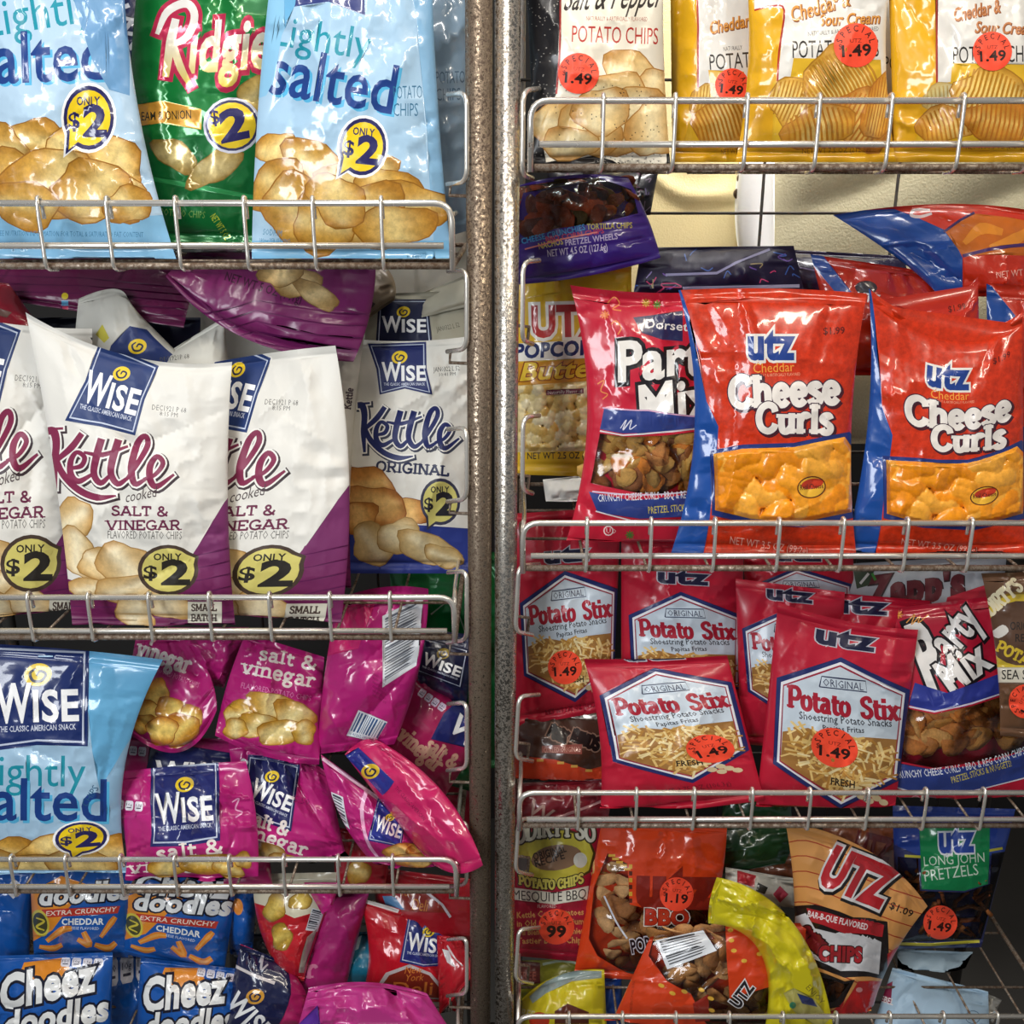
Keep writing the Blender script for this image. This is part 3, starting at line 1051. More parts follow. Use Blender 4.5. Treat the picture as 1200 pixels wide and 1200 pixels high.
def price(txt, mid='UTZ'):
    def draw(a, cx, cy, r):
        a.ring('SPECIAL', cx, cy, r * .76, 165, 15, r * .27, '#4a1a14', bold=.02)
        a.text(mid, cx - r * .26, cy - r * .12, cx + r * .26, cy - r * .12, r * .18, '#6a2018', res=2)
        if len(txt) > 2:
            a.text('$', cx - r * .78, cy + r * .18, cx - r * .62, cy + r * .18, r * .24, '#3c1512')
            a.text(txt, cx - r * .6, cy + r * .52, cx + r * .68, cy + r * .45, r * .5, '#2e1512', bold=.045)
        else:
            a.text(txt, cx - r * .5, cy + r * .55, cx + r * .5, cy + r * .55, r * .58, '#2e1512', bold=.07)
    return draw
ORANGE_STICK = '#ff5236'

def nutri(A, q, dark='#3a3f4c', rows=12, bar=False):
    L = bil(q)
    A.poly([L(0, 0), L(1, 0), L(1, 1), L(0, 1)], '#e4e8ee')
    rn = random.Random(rows)
    if bar:
        x = .06
        while x < .94:
            w = rn.choice((.02, .035, .06))
            A.poly([L(x, .06), L(x + w, .06), L(x + w, .8), L(x, .8)], dark)
            x += w + rn.choice((.025, .04, .06))
        A.text('0 41262 28015 3', *L(.08, .95), *L(.9, .95), 3.2, dark, res=1)
    else:
        for i in range(rows):
            t = .05 + .9 * i / rows
            k = (.03 if i % 5 else .055) * 12 / rows
            A.poly([L(.07, t), L(rn.uniform(.7, .93), t), L(rn.uniform(.7, .93), t + k), L(.07, t + k)], dark)

def calories(A, x, y, n, w, ang=0, col='#e8e6ee'):
    c, s = math.cos(math.radians(ang)), math.sin(math.radians(ang))
    for i in range(n):
        X, Y = x + i * w * 1.18 * c, y + i * w * 1.18 * s
        R = lambda a, b: (X + a * w * c - b * w * s, Y + a * w * s + b * w * c)
        A.poly([R(.12, 0), R(.88, 0), R(1, .2), R(1, 1.0), R(.85, 1.2), R(.15, 1.2), R(0, 1.0), R(0, .2)], col)
        A.text(['150', '10g', '1.5g', '180', '2g'][i % 5], *R(.15, .62), *R(.85, .62), w * .3, '#33304a', res=1)
        A.poly([R(.2, .78), R(.8, .78), R(.8, .9), R(.2, .9)], '#33304a')

# --- light blue bags
def salted_words(A, ox=0, oy=0, k=1.0):
    X = lambda x, y: (ox + x * k, oy + y * k)
    A.text('Lightly', *X(318, 52), *X(432, 70), 36 * k, '#1f93a8', bold=.005, bend=0)
    A.text('salted', *X(314, 108), *X(458, 133), 56 * k, '#1c3f86', bold=.02, out=[(0, '#57b4e0', 3.2 * k, 3.2 * k)])
    A.text('POTATO', *X(461, 116), *X(495, 115), 15 * k, '#2a6c92', bold=-.01, res=2)
    A.text('CHIPS', *X(461, 136), *X(490, 136), 15 * k, '#2a6c92', bold=-.01, res=2)
CH_L1 = [(325, 176, 20, 22, 60), (365, 192, 34, 26, 15), (420, 205, 42, 22, -8), (455, 220, 40, 20, 20), (330, 222, 30, 36, 40), (480, 240, 44, 26, 10),
         (345, 245, 34, 38, 0), (425, 252, 48, 34, -12), (378, 262, 36, 30, 30), (462, 265, 42, 24, -6), (395, 235, 34, 26, 25)]
def art_salted(A, gusset=False, panel=True):
    A.poly([(470, -80), (540, -80), (545, 330), (512, 330), (500, 150), (488, 20)], '#8dbcdf')  # right side face: its shading is put into the colour, not print
    A.rect(280, 282, 545, 330, '#7fbbe2')
    if panel:
        A.poly([(345, -70), (425, -60), (428, 18), (385, 2), (343, 8)], '#35407c')
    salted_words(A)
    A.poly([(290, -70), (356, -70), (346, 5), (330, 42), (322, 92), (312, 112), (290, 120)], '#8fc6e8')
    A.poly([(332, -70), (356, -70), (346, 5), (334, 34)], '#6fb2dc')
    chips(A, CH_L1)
    only2(A, 425, 172, 54, 66, 6)
    A.text('SODIUM', 308, 275, 330, 277, 7, '#3f86ae', res=1)
    A.text('180mg PER SERVING', 304, 284, 340, 285, 5, '#3f86ae', res=1)
    A.text('ENLARGED TO', 477, 303, 500, 302, 4.5, '#3f86ae', res=1)
    A.text('SHOW SIZE', 478, 309, 498, 308, 4.5, '#3f86ae', res=1)
    if gusset:
        A.text('CHIPS | SEE NUTRITION INFORMATION FOR TOTAL & SATURATED FAT CONTENT', 305, 300, 480, 306, 6, '#3f86ae', res=1)
def art_salted_left(A):
    A.rect(-60, 250, 220, 320, '#86bde2')
    A.text('Lightly', -16, 44, 112, 24, 42, '#1f93a8')
    A.text('salted', -30, 98, 124, 92, 58, '#1c3f86', bold=.025, out=[(0, '#57b4e0', 3, 3)])
    chips(A, [(40, 165, 36, 24, 0), (-5, 175, 34, 30, 20), (90, 180, 40, 26, 12), (135, 195, 34, 30, 60), (10, 215, 40, 36, 10), (140, 230, 30, 26, 20), (60, 215, 50, 40, -10), (110, 225, 46, 34, 20), (30, 240, 36, 26, 0), (150, 240, 26, 20, 0)])
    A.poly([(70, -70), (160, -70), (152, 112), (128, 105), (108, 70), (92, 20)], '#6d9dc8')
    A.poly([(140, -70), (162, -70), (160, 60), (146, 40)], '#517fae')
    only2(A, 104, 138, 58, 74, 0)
    A.text('CHIPS | SEE NUTRITION INFORMATION FOR TOTAL & SATURATED FAT CONTENT', -20, 276, 168, 278, 6, '#3f7fa8', res=1)
    A.text('6 OZ (163g) ENLARGED TO SHOW SIZE', 0, 292, 100, 290, 6, '#3f7fa8', res=1)
def art_salted_big(A):
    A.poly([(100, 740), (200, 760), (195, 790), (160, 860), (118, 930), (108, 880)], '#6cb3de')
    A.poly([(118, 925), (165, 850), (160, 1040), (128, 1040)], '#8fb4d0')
    wise_panel(A, [(-12, 757), (102, 762), (100, 872), (-14, 878)], tail=-.04, waist=0)
    A.text('Lightly', -24, 920, 100, 922, 36, '#1f93a8')
    A.text('salted', -34, 960, 124, 962, 48, '#1c3f86', bold=.02, out=[(0, '#57b4e0', 3, 3)])
    A.text('CHIPS', 102, 946, 116, 924, 8, '#2a5c82', res=2)
    chips(A, [(10, 1000, 32, 16, 0), (62, 998, 40, 18, -5), (125, 1000, 30, 18, -20), (40, 1015, 36, 14, 5), (95, 1012, 40, 16, 0), (-10, 1010, 30, 14, 0)])
    A.rect(-60, 1020, 160, 1045, '#9fc8e4')
    only2(A, 95, 982, 60, 36, -5, tip=(-.2, .62))
    A.rect(45, 768, 62, 770, '#8fb4d0')
# --- green bag
def art_ridgies(A):
    A.poly([(140, 170), (330, 150), (330, 290), (140, 290)], '#0d6e33')
    A.poly([(140, 200), (330, 235), (330, 240), (140, 206)], '#2f9a55')
    A.poly([(240, -40), (330, -40), (330, 20), (280, 15)], '#2a7c45')
    def grad(x, y):
        t = min(1, max(0, (y - 30) / 75))
        a, b = np.array(lin('#f6f2ec')), np.array(lin('#e6c733'))
        return tuple(a + (b - a) * t)
    A.text('idgies', 222, 84, 334, 76, 56, grad, bold=.05, shear=.16, out=[(.16, '#c22850', 0, 0)])
    A.brush([([(206, 22), (200, 50), (194, 90)], [9, 11, 8]), ([(184, 40), (196, 14), (218, 4), (228, 18), (220, 42), (200, 54)], [5, 9, 10, 9, 9, 6]),
             ([(203, 54), (212, 80), (224, 102)], [9, 9, 5])], grad, out=[(5, '#c22850', 0, 0)])
    A.poly([(148, 124), (190, 118), (236, 128), (236, 152), (190, 144), (148, 150)], '#e0a23c')
    A.text('SOUR CREAM & ONION', 128, 143, 224, 139, 10, '#2f2a18', bold=.01, res=2)
    chips(A, [(300, 112, 22, 18, -40), (205, 182, 26, 15, 25), (252, 196, 32, 16, -35)], col='#c9a95a', edge='#9a7a34', light='#dfc98a')
    A.ell(272, 147, 34, 33, '#d8d8e6')
    A.ell(272, 147, 31, 30, '#3a3a60')
    A.ell(272, 147, 28, 27, '#eccb2a')
    A.text('$', 247, 146, 258, 144, 16, '#2b2760', bold=.03)
    A.text('2', 262, 166, 290, 160, 34, '#2b2760', bold=.07, shear=.1)
    A.text('NET WT 5 OZ', 246, 254, 264, 282, 8, '#c8d63a', res=1)
    A.text('POTATO CHIPS', 188, 252, 240, 256, 8, '#7fae5a', res=1)
# --- white kettle bags
def kettle_word(A, T, col, shadow):
    P_ = [([(56, 505), (63, 506), (66, 520), (64, 545), (65, 574)], [9, 10, 9, 8, 4]), ([(56, 503), (74, 502)], [3, 3]),
          ([(96, 508), (84, 524), (68, 538)], [7, 8, 6]), ([(66, 538), (74, 556), (92, 574), (114, 583), (136, 581)], [6, 8, 8, 8, 2]),
          ([(82, 549), (95, 546), (99, 536), (90, 530), (83, 540), (83, 556), (92, 564), (108, 556)], [4, 6, 6, 5, 7, 8, 7, 4]),
          ([(119, 514), (113, 535), (110, 555), (118, 566), (130, 556)], [9, 9, 8, 7, 4]), ([(139, 515), (132, 538), (130, 555), (138, 567), (150, 560)], [9, 9, 8, 7, 4]),
          ([(98, 530), (120, 533), (150, 523)], [3, 6, 3]),
          ([(148, 562), (160, 545), (173, 522), (170, 511), (161, 520), (154, 548), (158, 567), (170, 562)], [4, 6, 7, 6, 8, 9, 7, 4]),
          ([(168, 562), (182, 556), (191, 543), (184, 535), (176, 546), (176, 562), (184, 570), (204, 556)], [4, 5, 6, 6, 8, 8, 7, 3])]
    paths = [([T(*p) for p in pts], [z * T.k for z in w]) for pts, w in P_]
    A.brush(paths, col, out=[(3.2 * T.k, shadow, 1.4, 1.6), (2.0 * T.k, '#f4f1ea', 0, 0)])
class XF:
    def __init__(self, ox=0, oy=0, k=1.0, cx=56, cy=505, rot=0):
        self.__dict__.update(locals())
        self.c, self.s = math.cos(math.radians(rot)), math.sin(math.radians(rot))
    def __call__(self, x, y):
        x, y = (x - self.cx) * self.k, (y - self.cy) * self.k
        return (self.cx + self.ox + x * self.c - y * self.s, self.cy + self.oy + x * self.s + y * self.c)
def art_kettle(A):
    def plum(x, y):
        t = min(1, max(0, (y - 640) / 60))
        a, b = np.array(lin('#7c3468')), np.array(lin('#6e1c52'))
        return tuple(a + (b - a) * t)
    A.poly([(60, 672), (120, 690), (200, 690), (232, 640), (262, 590), (300, 540), (300, 760), (60, 760)], plum)
    for i in range(7):
        y = 645 + i * 15
        A.line([(200, y + 10), (240, y + 4), (290, y - 8)], 1.0, '#5d1650')
        A.line([(70, y + 50), (160, y + 52)], 1.0, '#5d1650')
    wise_panel(A, [(119, 400), (184, 430), (157, 508), (79, 491)], tail=-.02, navy='#23396f', waist=.04)
    kettle_word(A, XF(), '#872a4e', '#3f3036')
    A.text('cooked', 147, 589, 183, 582, 12, '#4a3a3c', shear=.3, bold=.0, res=2)
    A.serif('SALT &', 130, 604, 197, 605, 11, '#6d2547', w=.21)
    A.serif('VINEGAR', 124, 621, 212, 621, 11, '#6d2547', w=.21)
    A.text('FLAVORED POTATO CHIPS', 126, 631, 213, 632, 9, '#6d6a66', res=1)
    A.text('DEC1921 P 68', 178, 480, 218, 484, 6, '#6f6c68', res=1)
    A.text('8:15 PM', 187, 487, 208, 489, 5, '#6f6c68', res=1)
    chips(A, [(84, 610, 20, 26, 20), (90, 648, 20, 30, -30), (118, 662, 26, 16, 20), (145, 660, 30, 22, 0), (108, 690, 26, 12, 8), (150, 690, 38, 14, 0), (195, 708, 30, 14, 12), (158, 718, 24, 16, 30)],
          col='#e2c48c', edge='#b98a45', light='#f4e4bd', mott=.3)
    only2(A, 197, 668, 70, 58, 0, fill='#d9cd72', dark='#4a3a30', pale=None, txt='#2a2622', tip=(.46, -.25))
    A.rect(318 - 108 + 10, 705, 318 - 108 + 50, 730, '#d9d5c4')
    A.serif('SMALL', 224, 716, 254, 716, 8, '#4a3a34', w=.2)
    A.serif('BATCH', 224, 728, 254, 728, 8, '#4a3a34', w=.2)
def art_kettle_side(A):
    A.poly([(340, 620), (384, 600), (440, 575), (440, 720), (340, 720)], '#6e1c52')
    for i in range(6):
        A.line([(384, 625 + i * 14), (430, 620 + i * 14)], 1, '#5d1650')
    A.ell(384, 606, 12, 28, '#cdb888')
    nutri(A, [(377, 588), (384, 600), (380, 640), (366, 612)], rows=10)
    A.poly([(376, 652), (396, 645), (396, 668), (378, 672)], '#d9d5c4')
    A.serif('MALL', 377, 659, 394, 654, 7, '#4a3a34', w=.2)
    A.serif('ATCH', 378, 669, 394, 664, 7, '#4a3a34', w=.2)
    A.serif('Kettle', 411, 480, 414, 455, 8, '#4a3a44', w=.2)
def art_original(A):
    A.poly([(390, 640), (430, 610), (560, 620), (560, 690), (390, 690)], '#2b3a86')
    wise_panel(A, [(433, 404), (498, 402), (505, 461), (446, 461)], tail=-.12, navy='#1f2b66', waist=.05)
    kettle_word(A, XF(363, -30, .80, rot=-1), '#232c66', '#3b3f52')
    A.text('cooked', 499, 531, 525, 525, 9, '#3a3a48', shear=.3, res=2)
    A.serif('ORIGINAL', 440, 552, 526, 558, 12, '#2a3050', w=.22)
    A.text('JAN0322 L 52', 508, 436, 539, 434, 5.5, '#4c4a46', res=1)
    A.text('10:41 PM', 515, 441, 534, 440, 4, '#4c4a46', res=1)
    A.poly([(396, 545), (412, 545), (414, 620), (398, 622)], '#3a2c30')
    chips(A, [(430, 570, 30, 22, 20), (480, 598, 22, 14, 10), (440, 592, 34, 20, 25), (420, 606, 22, 16, 0)], col='#cf8c3e', edge='#9a5a22', light='#e8b970', mott=.4)
    chips(A, [(436, 638, 24, 20, 40), (466, 628, 22, 18, -20), (500, 642, 34, 16, 12), (520, 652, 20, 12, 20)], col='#dcc28a', edge='#b08a4c', light='#efdfb4', mott=.3)
    only2(A, 516, 588, 46, 54, 0, fill='#d4ca74', dark='#3a3a50', pale=None, txt='#26242c', tip=(-.3, .55))
def art_navy_top(A):
    wise_panel(A, [(445, 352), (500, 352), (505, 402), (442, 402)], tail=0, navy='#161d40', waist=0, tag=False)
    A.text('JAN0322 L 52', 512, 389, 539, 383, 5.5, '#5c5a50', res=1)
def art_white_corner(A):
    A.poly([(152, 382), (172, 386), (214, 424), (214, 450), (120, 440), (130, 405)], '#22346c')
    eye(A, 161, 406, 11)
    A.poly([(112, 392), (120, 380), (128, 396), (122, 402)], '#c9bf4a')
    A.text('DEC1921P', 188, 424, 214, 420, 5, '#5f5c52', res=1)
# --- plum bags lying on top
def art_plum(A):
    for i in range(5):
        A.line([(-20, 322 + i * 9), (100, 326 + i * 9), (240, 340 + i * 8)], .9, '#5a1648')
    A.ell(76, 347, 4, 4, '#d8c22a')
    A.rect(72, 352, 80, 358, '#5aa0c8')
    A.rect(73, 359, 80, 364, '#c03a5a')
def art_plum_net(A):
    for i in range(6):
        A.line([(180, 345 + i * 11), (300, 352 + i * 12), (430, 368 + i * 14)], .9, '#5d1650')
    A.text('NET WT 5 OZ (141g)', 263, 328, 352, 356, 10, '#340c28', bold=.02, res=2)
    chips(A, [(345, 330, 28, 16, 15), (370, 345, 26, 12, 35), (330, 318, 24, 16, -20)], col='#c9a56a', edge='#8f6a35', light='#e0c590')
def art_tan_end(A):
    A.poly([(345, 300), (372, 312), (440, 356), (420, 380), (360, 345)], '#3a2c2c')
    A.text('Ke', 408, 330, 438, 322, 16, '#b8b0a0', bold=.02, shear=.2)
# --- magenta bags: drawn on a 100 x 140 card
def art_magenta(A, words=True, cal=True, chip=True, panel=True):
    if panel:
        wise_panel(A, [(30, 6), (74, 6), (74, 58), (28, 60)], tail=.05, navy='#1f2460', waist=0)
    if cal:
        calories(A, 4, 26, 3, 6.2, 6)
    if words:
        A.serif('salt &', 36, 74, 78, 72, 13, '#f2e6e4', w=.2)
        A.serif('vinegar', 24, 88, 84, 86, 13, '#f2e6e4', w=.2)
        A.text('FLAVORED POTATO CHIPS', 24, 97, 84, 95, 4.5, '#e38ab8', res=1)
    if chip:
        chips(A, [(28, 112, 14, 12, 20), (46, 108, 14, 9, 0), (66, 112, 16, 11, -15), (38, 122, 16, 9, 10), (58, 123, 18, 10, -8), (76, 122, 10, 8, 20), (24, 124, 10, 8, 0)],
              col='#d9a02c', edge='#b0701a', light='#f2d070')
CARD = [(0, 0), (100, 0), (100, 140), (0, 140)]
def art_mag_front(A):
    A.poly([(110, 895), (170, 898), (158, 960), (110, 960)], '#b32574')
    wise_panel(A, [(178, 896), (254, 893), (256, 983), (178, 990)], tail=.03, navy='#232a6a', waist=0)
    calories(A, 136, 937, 3, 9.5, 5)
    A.serif('salt &', 183, 1009, 262, 1000, 17, '#f4e8e0', w=.2)
    A.serif('vinegar', 150, 1024, 262, 1014, 14, '#f4e8e0', w=.2)
    chips(A, [(195, 1018, 22, 8, -5), (245, 1012, 34, 10, 0), (268, 1018, 18, 10, 10), (285, 1008, 10, 8, 0)], col='#d9a83c', edge='#b0781a', light='#f2d88a')
    A.brush([([(272, 940), (280, 936), (276, 948), (284, 952), (276, 958)], [1.5, 2, 1.5])], '#e8a8cc')
def art_mag_left(A):       # whole card turned, chips large
    A.serif('vinegar', 158, 768, 220, 790, 22, '#f0e4e0', w=.18)
    A.text('FLAVORED POTATO CHIPS', 180, 786, 232, 806, 6, '#e38ab8', res=1)
    chips(A, [(184, 815, 14, 16, 30), (176, 838, 16, 16, 0), (205, 835, 22, 14, 20), (168, 848, 12, 10, 0), (222, 842, 14, 14, 40), (212, 855, 22, 16, -15), (190, 856, 18, 14, 0)],
          col='#d9952a', edge='#b0681a', light='#f2d070')
def art_mag_mid(A):
    A.serif('salt &', 302, 772, 370, 786, 15, '#f2e6e0', w=.2)
    A.serif('vinegar', 282, 788, 368, 806, 17, '#f2e6e0', w=.18)
    A.text('FLAVORED POTATO CHIPS', 282, 806, 364, 822, 6.5, '#e38ab8', res=1)
    chips(A, [(284, 836, 22, 14, -10), (318, 826, 26, 14, 10), (345, 838, 22, 16, 15), (300, 850, 24, 14, 0), (330, 858, 26, 14, -12), (356, 858, 14, 12, 10), (276, 854, 14, 10, 0)],
          col='#d9a83c', edge='#b0781a', light='#f2dc98')
def art_mag_back(A):
    nutri(A, [(448, 722), (496, 700), (488, 780), (448, 806)], rows=22, dark='#6a6e7a')
    nutri(A, [(420, 832), (454, 846), (440, 870), (406, 862)], bar=True, dark='#3a5a88')
    A.poly([(400, 712), (440, 706), (420, 760), (380, 770)], '#d02470')
    for i in range(6):
        A.text('INGREDIENTS POTATOES OIL', 436, 790 + i * 5, 452, 800 + i * 5, 2.5, '#7a1048', res=1)
def art_mag_side(A):
    calories(A, 494, 806, 4, 8, 35, col='#d8c8dc')
    A.poly([(520, 836), (560, 800), (560, 880), (505, 866)], '#232a6a')
    A.text('W', 524, 852, 552, 880, 22, '#ffffff', bold=.04)
    A.serif('salt &', 497, 876, 530, 902, 17, '#d8a890', w=.2)
    A.serif('vinegar', 464, 864, 510, 906, 20, '#d8a890', w=.2)
    A.text('FLAVORED POTATO', 458, 878, 492, 912, 6, '#a83a60', res=1)
def art_mag_six(A):
    wise_panel(A, [(292, 886), (350, 898), (340, 972), (286, 946)], tail=.06, navy='#20245e', waist=0)
    calories(A, 284, 888, 1, 9, 30)
    A.text('5.50', 344, 940, 362, 944, 8, '#8a2060', res=1)
    A.serif('salt &', 288, 964, 336, 980, 16, '#f2e6e0', w=.2)
    A.serif('vinegar', 276, 976, 358, 1004, 16, '#f2e6e0', w=.2)
    chips(A, [(315, 1002, 20, 12, 20), (345, 1020, 24, 12, 10), (320, 1026, 22, 12, 0), (365, 1030, 16, 10, 0), (330, 1012, 20, 10, 0)], col='#d9a83c', edge='#b0781a', light='#f2dc98')
def art_mag_seven(A):
    A.line([(378, 889), (430, 926), (490, 970)], 4, '#f2c8de')
    wise_panel(A, [(444, 936), (474, 958), (470, 992), (432, 984)], tail=0, navy='#26308a', waist=0, tag=False)
    A.line([(430, 925), (424, 950), (430, 985), (445, 1008)], [5, 4, 3], '#f0b8d8', smooth=4)
    nutri(A, [(388, 928), (402, 934), (410, 972), (396, 960)], rows=8)
    chips(A, [(470, 998, 22, 8, -10), (500, 996, 20, 8, 0), (488, 1008, 24, 8, 0)], col='#d9983c', edge='#b0681a', light='#f2c878')
def art_mag_eight(A):
    A.poly([(404, 886), (420, 876), (462, 916), (448, 932)], '#26308a')
    eye(A, 434, 904, 11, '#e0bc2c')
    A.text('THE CLASSIC AMERICAN', 462, 924, 496, 962, 4.5, '#7a1040', res=1)
# --- blue cheese puff bags, 100 x 110 card
def art_puffs(A, cheez=True):
    A.poly([(-5, 40), (30, 20), (55, 30), (20, 80), (-5, 95)], '#e8902a')
    ol = [(.13, '#16182c', 0, 0)]
    if cheez:
        A.text('Cheez', 8, 32, 92, 28, 24, '#f2f2f0', bold=.07, shear=.22, out=ol)
    A.text('doodles', 8, 52, 96, 46, 20, '#f2f2f0', bold=.07, shear=.22, out=ol)
    A.poly([(10, 57), (88, 54), (86, 62), (12, 66)], '#c0392a')
    A.text('EXTRA CRUNCHY', 14, 64, 84, 60, 5, '#f6e0d0', bold=.02, shear=.2, res=2)
    A.text('CHEDDAR', 30, 74, 72, 74, 6.5, '#f2f2f0', bold=.05, res=2)
    A.text('CHEESE FLAVORED', 34, 79, 68, 80, 3, '#e2e6f0', res=1)
    A.ell(8, 72, 9, 15, '#d7c544', rot=-10)
    A.ell(8, 72, 7, 12, '#4a4a2a', rot=-10)
    A.brush([([(4, 66), (12, 70), (4, 76), (12, 80)], [1.5, 2.5, 1.5])], '#d7c544')
    for p, w in (([(14, 92), (30, 80), (40, 78)], 8), ([(6, 98), (20, 100), (30, 96)], 7), ([(46, 90), (58, 96), (52, 82)], 8), ([(64, 96), (78, 100), (86, 94)], 8), ([(70, 88), (80, 72), (84, 66)], 7)):
        A.brush([(p, [w * .6, w, w * .7])], '#e5892c')
        A.brush([(p, [w * .2, w * .4, w * .2])], '#f2a850')
CARD2 = [(0, 0), (100, 0), (100, 110), (0, 110)]
def art_puffs_low(A):
    A.poly([(24, 8), (60, 4), (66, 26), (36, 30), (20, 22)], '#e8902a')
    calories(A, 56, 4, 4, 8, 4)
    ol = [(.13, '#16182c', 0, 0)]
    A.text('Cheez', 6, 58, 84, 40, 34, '#f2f2f0', bold=.07, shear=.22, out=ol)
    A.text('doodles', 10, 88, 96, 72, 26, '#f2f2f0', bold=.07, shear=.22, out=ol)
def art_blue_side(A):
    A.ell(44, 40, 16, 12, '#e8903a')
    A.poly([(10, 96), (96, 90), (96, 110), (10, 110)], '#123f86')
# --- lower left oddments
def art_deli(A):
    wise_panel(A, [(480, 1072), (528, 1086), (524, 1130), (470, 1126)], tail=.08, navy='#252f78', waist=0)
    A.poly([(438, 1162), (452, 1140), (480, 1130), (505, 1140), (528, 1166), (520, 1172), (440, 1164)], '#c8c0c0')
    A.poly([(442, 1162), (456, 1143), (480, 1134), (503, 1143), (522, 1166), (515, 1170), (445, 1163)], '#8a3020')
    A.text('New', 474, 1141, 494, 1140, 8, '#d8823a', shear=.3, res=2)
    A.text('York', 474, 1150, 496, 1149, 8, '#d8823a', shear=.3, res=2)
    A.text('Deli', 460, 1166, 506, 1166, 15, '#d8823a', bold=.01, shear=.1)
    A.rect(500, 1174, 530, 1190, '#b8b0a4')
    A.text('KETTLE COOKED', 476, 1186, 528, 1188, 8, '#40201c', bold=.02, res=2)
    A.poly([(420, 1050), (468, 1066), (466, 1070), (420, 1056)], '#efe6e2')
def art_deli_back(A):
    A.poly([(470, 1044), (500, 1040), (530, 1070), (470, 1068)], '#8a2a20')
    A.text('York', 468, 1050, 486, 1050, 8, '#c8823a', shear=.3, res=2)
    A.text('Deli', 482, 1066, 500, 1068, 13, '#c8823a', shear=.1)
    A.line([(500, 1046), (518, 1060), (528, 1075)], 3, '#c8c0c8')
    A.poly([(448, 1050), (462, 1050), (474, 1066), (454, 1066)], '#5a8ab8')
def art_cream_red(A):
    A.poly([(295, 1020), (400, 1020), (380, 1066), (345, 1076), (318, 1064), (298, 1058)], '#ded6bc')
    chips(A, [(322, 1064, 12, 14, 20), (352, 1056, 14, 8, -10), (330, 1098, 11, 14, 10)], col='#c8a23a', edge='#96701c', light='#dcc060')
    nutri(A, [(366, 1064), (380, 1068), (372, 1092), (358, 1090)], rows=9)
    A.poly([(372, 1088), (360, 1098), (350, 1140), (356, 1140)], '#b8b0a4')
def art_long_mag(A):
    A.serif('r', 358, 1146, 372, 1146, 22, '#c87898', w=.2)
def art_dark_wise(A):
    A.poly([(255, 1100), (330, 1125), (312, 1225), (255, 1225)], '#161c44')
    A.line([(272, 1130), (300, 1144), (322, 1152)], 4, '#d8d0d0')
    eye(A, 299, 1168, 11, '#d89c3a')
    A.text('WISE', 262, 1178, 304, 1222, 24, '#f0f0f0', bold=.04)
    A.brush([([(304, 1128), (308, 1120), (306, 1136), (314, 1130)], [2, 3, 2])], '#b8b4bc')
def art_mag_bottom(A):
    A.poly([(350, 1200), (372, 1178), (385, 1240), (350, 1240)], '#5a2a98')
    wise_panel(A, [(400, 1215), (480, 1218), (480, 1290), (400, 1290)], tail=0)
def art_navy_small(A):
    wise_panel(A, [(495, 748), (548, 762), (540, 806), (488, 786)], tail=0, navy='#12183a', waist=0, eyec='#a8903a')
def art_navy_behind(A):
    A.text('Wi', 172, 52, 150, 4, 20, '#d0d4e0', bold=.03, shear=.1)

# --- right rack
def art_pepper(A):
    rn = random.Random(4)
    A.poly([(658, -70), (780, -70), (778, 80), (782, 200), (735, 198), (700, 182), (640, 190), (633, 150), (652, 110)], '#e9e1cf')
    A.line([(657, -70), (656, 60), (652, 110)], 2.2, '#b02a24')
    for _ in range(170):
        x, y = rn.uniform(610, 655), rn.uniform(-10, 190)
        A.ell(x, y, rn.uniform(.5, 1.1), rn.uniform(.5, 1.1), '#8a8680', n=5)
    for _ in range(70):
        A.ell(rn.uniform(700, 775), rn.uniform(174, 196), .9, .8, '#8a8680', n=5)
    A.text('Salt & Pepper', 660, 12, 774, 8, 30, '#2c2422', bold=.015, shear=.35)
    A.text('NATURALLY & ARTIFICIALLY FLAVORED', 687, 24, 759, 25, 5, '#a8584a', res=1)
    A.text('POTATO CHIPS', 670, 49, 771, 52, 19, '#b2281f', bold=.0)
    chips(A, [(738, 90, 30, 28, 40), (760, 115, 22, 34, 20), (720, 110, 36, 22, -20), (735, 140, 34, 40, 30), (650, 145, 26, 24, 20), (690, 150, 34, 30, 0), (765, 150, 26, 34, 10), (668, 168, 34, 16, 0), (705, 130, 30, 26, 10)],
          col='#e2c383', edge='#c0883e', light='#f0deae', mott=.35)
    for _ in range(60):
        A.ell(rn.uniform(650, 775), rn.uniform(95, 172), .8, .8, '#2c2218', n=5)
    A.stickers.append((678, 86, 24, price('1.49'), ORANGE_STICK, 8))
